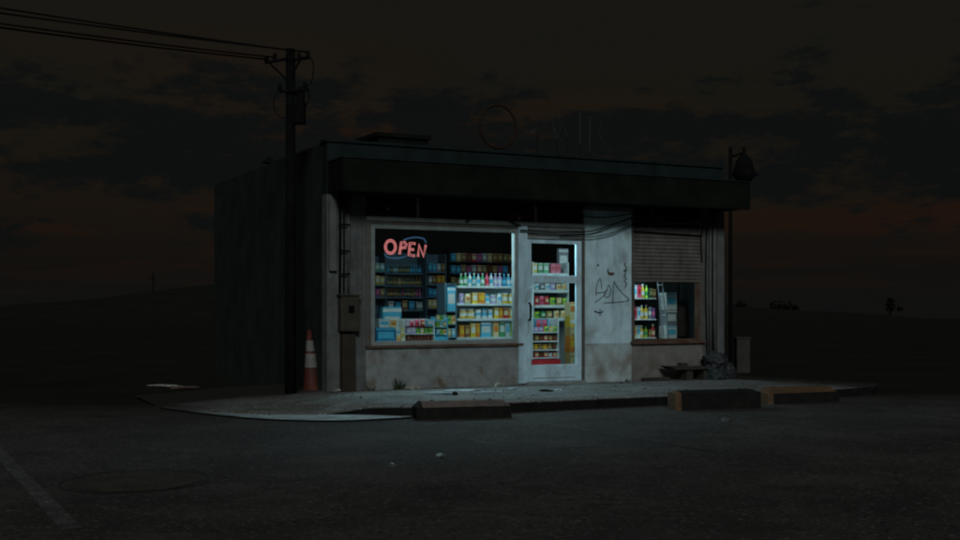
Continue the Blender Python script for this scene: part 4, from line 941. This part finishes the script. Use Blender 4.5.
# litter
def litter(name, x, y, z, sx, sy, sz, m, label, cat, seed):
    p = G(x, y, z); o = lump(seed, sx, sy, sz, 2, .5, 2.6).build(name, m, loc=p, rz=seed * .9); return tag(o, label, cat)
litter('crushed_can', 391, 467, 0, .075, .035, .02, M['can'], 'crushed dull can on the road, the one farther from the kerb', 'can', 2)
litter('crushed_can', 440.5, 457.5, 0, .075, .035, .022, M['can'], 'crushed pale can on the road in front of the wheel stop', 'can', 5)
litter('crushed_bottle', 726, 421.5, 0, .1, .04, .03, M['can'], 'flattened pale bottle lying on the road by the black wheel stop', 'bottle', 8)
for i, (x, y, sx, sy, sz, m, lab) in enumerate(((414, 389, .12, .06, .035, 'scrap', 'pale crumpled paper at the foot of the stained plinth near the weeds'), (498, 386.7, .11, .05, .04, 'scrap', 'yellowish crumpled paper at the plinth foot near the door'),
        (438, 393.5, .22, .12, .015, 'bluescrap', 'largest wet pale sheet on the pavement below the window'), (462, 391, .25, .06, .015, 'bluescrap', 'long wet pale sheet along the plinth foot'), (512, 389.5, .12, .06, .02, 'bluescrap', 'small wet pale scrap just left of the door step'),
        (455, 395, .06, .04, .03, 'stop', 'dark lump on the pavement beside the wet sheets'), (545, 391.5, .10, .05, .02, 'stop', 'flat dark rag on the pavement in front of the door'),
        (488, 392.5, .2, .07, .012, 'bluescrap', 'thin wet pale film between window and door'), (558, 390.5, .09, .05, .014, 'bluescrap', 'small wet pale scrap beyond the dark rag'),
        (328, 390.5, .07, .04, .03, 'scrap', 'pale scrap on the ground at the cabinet foot'), (338, 391.5, .05, .04, .025, 'scrap', 'small pale scrap just right of the one at the cabinet foot'))):
    t_, = (None,); p = G(x, y, ZP); litter('litter_scrap', x, y, ZP - .002, sx, sy, sz, M[m], lab, 'litter', i + 11)
for i, (x, y, sx, lab) in enumerate(((166, 386.5, .35, 'long pale scrap on dark ground left of the shop'), (184, 388.5, .2, 'yellowish scrap on dark ground left of the shop'), (194, 393.5, .25, 'curled pale strip lying left of the utility pole'), (222, 391.5, .22, 'flat pale strip lying near the utility pole'), (246, 392.5, .15, 'short pale strip lying nearest the utility pole'))):
    litter('litter_scrap', x, y, .02, sx, .04, .02, M['scrap'] if i != 1 else M['brown'], lab, 'litter', i + 31)
# small stones on the pavement
b = MB()
for _ in range(90):
    x, y = random.uniform(200, 830), random.uniform(0, 1); t = (G(x, 400) - P0).dot(U); p = bl(t, random.uniform(KW + .2, -.05), kerb_z(t) if t > -1 else .03)
    s = random.uniform(.006, .018); l = lump(random.random() * 50, s, s, s * .7, 1, .4); n0 = len(b.v)
    b.v += [(v[0] + p.x, v[1] + p.y, v[2] + p.z - .004) for v in l.v]; b.f += [tuple(i + n0 for i in f) for f in l.f]; b.mi += l.mi
tag(b.build('grit', M['tar']), 'fine dark grit scattered over the pavement', 'grit', kind='stuff')
# weeds
def weed(x, y, n, h, label, w=-.05):
    t_, _ = P(x, 390, w); t = thing('weed', bl(t_, w, ZP - .005), label, 'weed', UA)
    r = random.Random(int(x))
    for k in range(n):
        a = r.uniform(0, 6.28); l = h * r.uniform(.4, 1); o = r.uniform(.02, .09); base = Vector((r.uniform(-.07, .07), r.uniform(-.03, .02), 0)); e = base + Vector((math.cos(a) * o, -abs(math.sin(a)) * o * .7, l)); m = base.lerp(e, .5) + Vector((0, 0, l * .1)); wd = Vector((math.cos(a + 1.57), math.sin(a + 1.57), 0)) * .008
        b = MB(); b.quad(base - wd, base + wd, m + wd * .9, m - wd * .9); b.quad(m - wd * .9, m + wd * .9, e); b.build('blade', M['leaf'], t)
weed(399, 389, 26, .2, 'tuft of green weeds at the foot of the plinth')
weed(369, 390, 10, .08, 'tiny weeds at the plinth corner by the cabinet'); weed(628, 381, 9, .09, 'small weeds at the foot of the graffiti pier')

# heap of bags, plank and pale post at the right corner
q, _ = P(722, 376, -.28)
for i, (dt, w, sx, sy, sz, z, m, lab) in enumerate(((-.02, -.26, .2, .17, .17, 0, 'bag2', 'dark teal bin bag at the bottom of the corner heap'), (.03, -.22, .22, .18, .15, .2, 'bag', 'grey bin bag lying on top of the corner heap'), (.27, -.2, .15, .15, .17, 0, 'bag', 'smaller grey bin bag slumped at the end of the corner heap'))):
    o = lump(i + 3.3, sx, sy, sz, 4, .32, 2.4).build('bin_bag', M[m], loc=bl(q - .12 + dt, w, ZP + z - .004), rz=UA + i, smooth=True); tag(o, lab, 'bin bag', 'bags heaped at the shop corner')
pa, pc = P(664, 366, -.2), P(706, 370, -.2)
t = thing('broken_bench', bl((pa[0] + pc[0]) / 2, -.2, ZP), 'dark broken low plank bench under the shuttered window', 'bench', UA); hw = (pc[0] - pa[0]) / 2
MB().prism([(-hw, pa[1] - ZP), (hw, pa[1] - ZP - .02), (hw, pa[1] - ZP - .06), (-hw + .12, pa[1] - ZP - .055)], -.14, .12).build('seat', M['plank'], t)
MB().box(-.05, .07, -.1, .1, 0, pa[1] - ZP - .05).build('leg', M['plank'], t); MB().box(hw - .12, hw - .03, -.1, .1, 0, pa[1] - ZP - .07).build('leg', M['plank'], t)
MB().box(-.11, .01, -.05, .05, pa[1] - ZP - .012, pa[1] - ZP + .04).build('block', M['plank'], t)
a_, _ = P(655, 377, -.12); o = MB().box(-.25, .25, -.05, .05, 0, .05).build('timber_offcut', M['plank'], loc=bl(a_, -.14, ZP), rz=UA + .05, bevel=.006); tag(o, 'dark flat timber offcut at the foot of the wall below the sill', 'timber')
PDp = 22.0; p = at(742, 337, PDp)
t = thing('concrete_post', (p.x, PDp, 0), 'short pale concrete post beyond the shop corner', 'post')
MB().box(-.13, .13, -.13, .13, -.02, p.z - .03).build('shaft', M['conc'], t, bevel=.02); MB().box(-.15, .15, -.15, .15, p.z - .03, p.z).build('cap', M['conc'], t, bevel=.012)
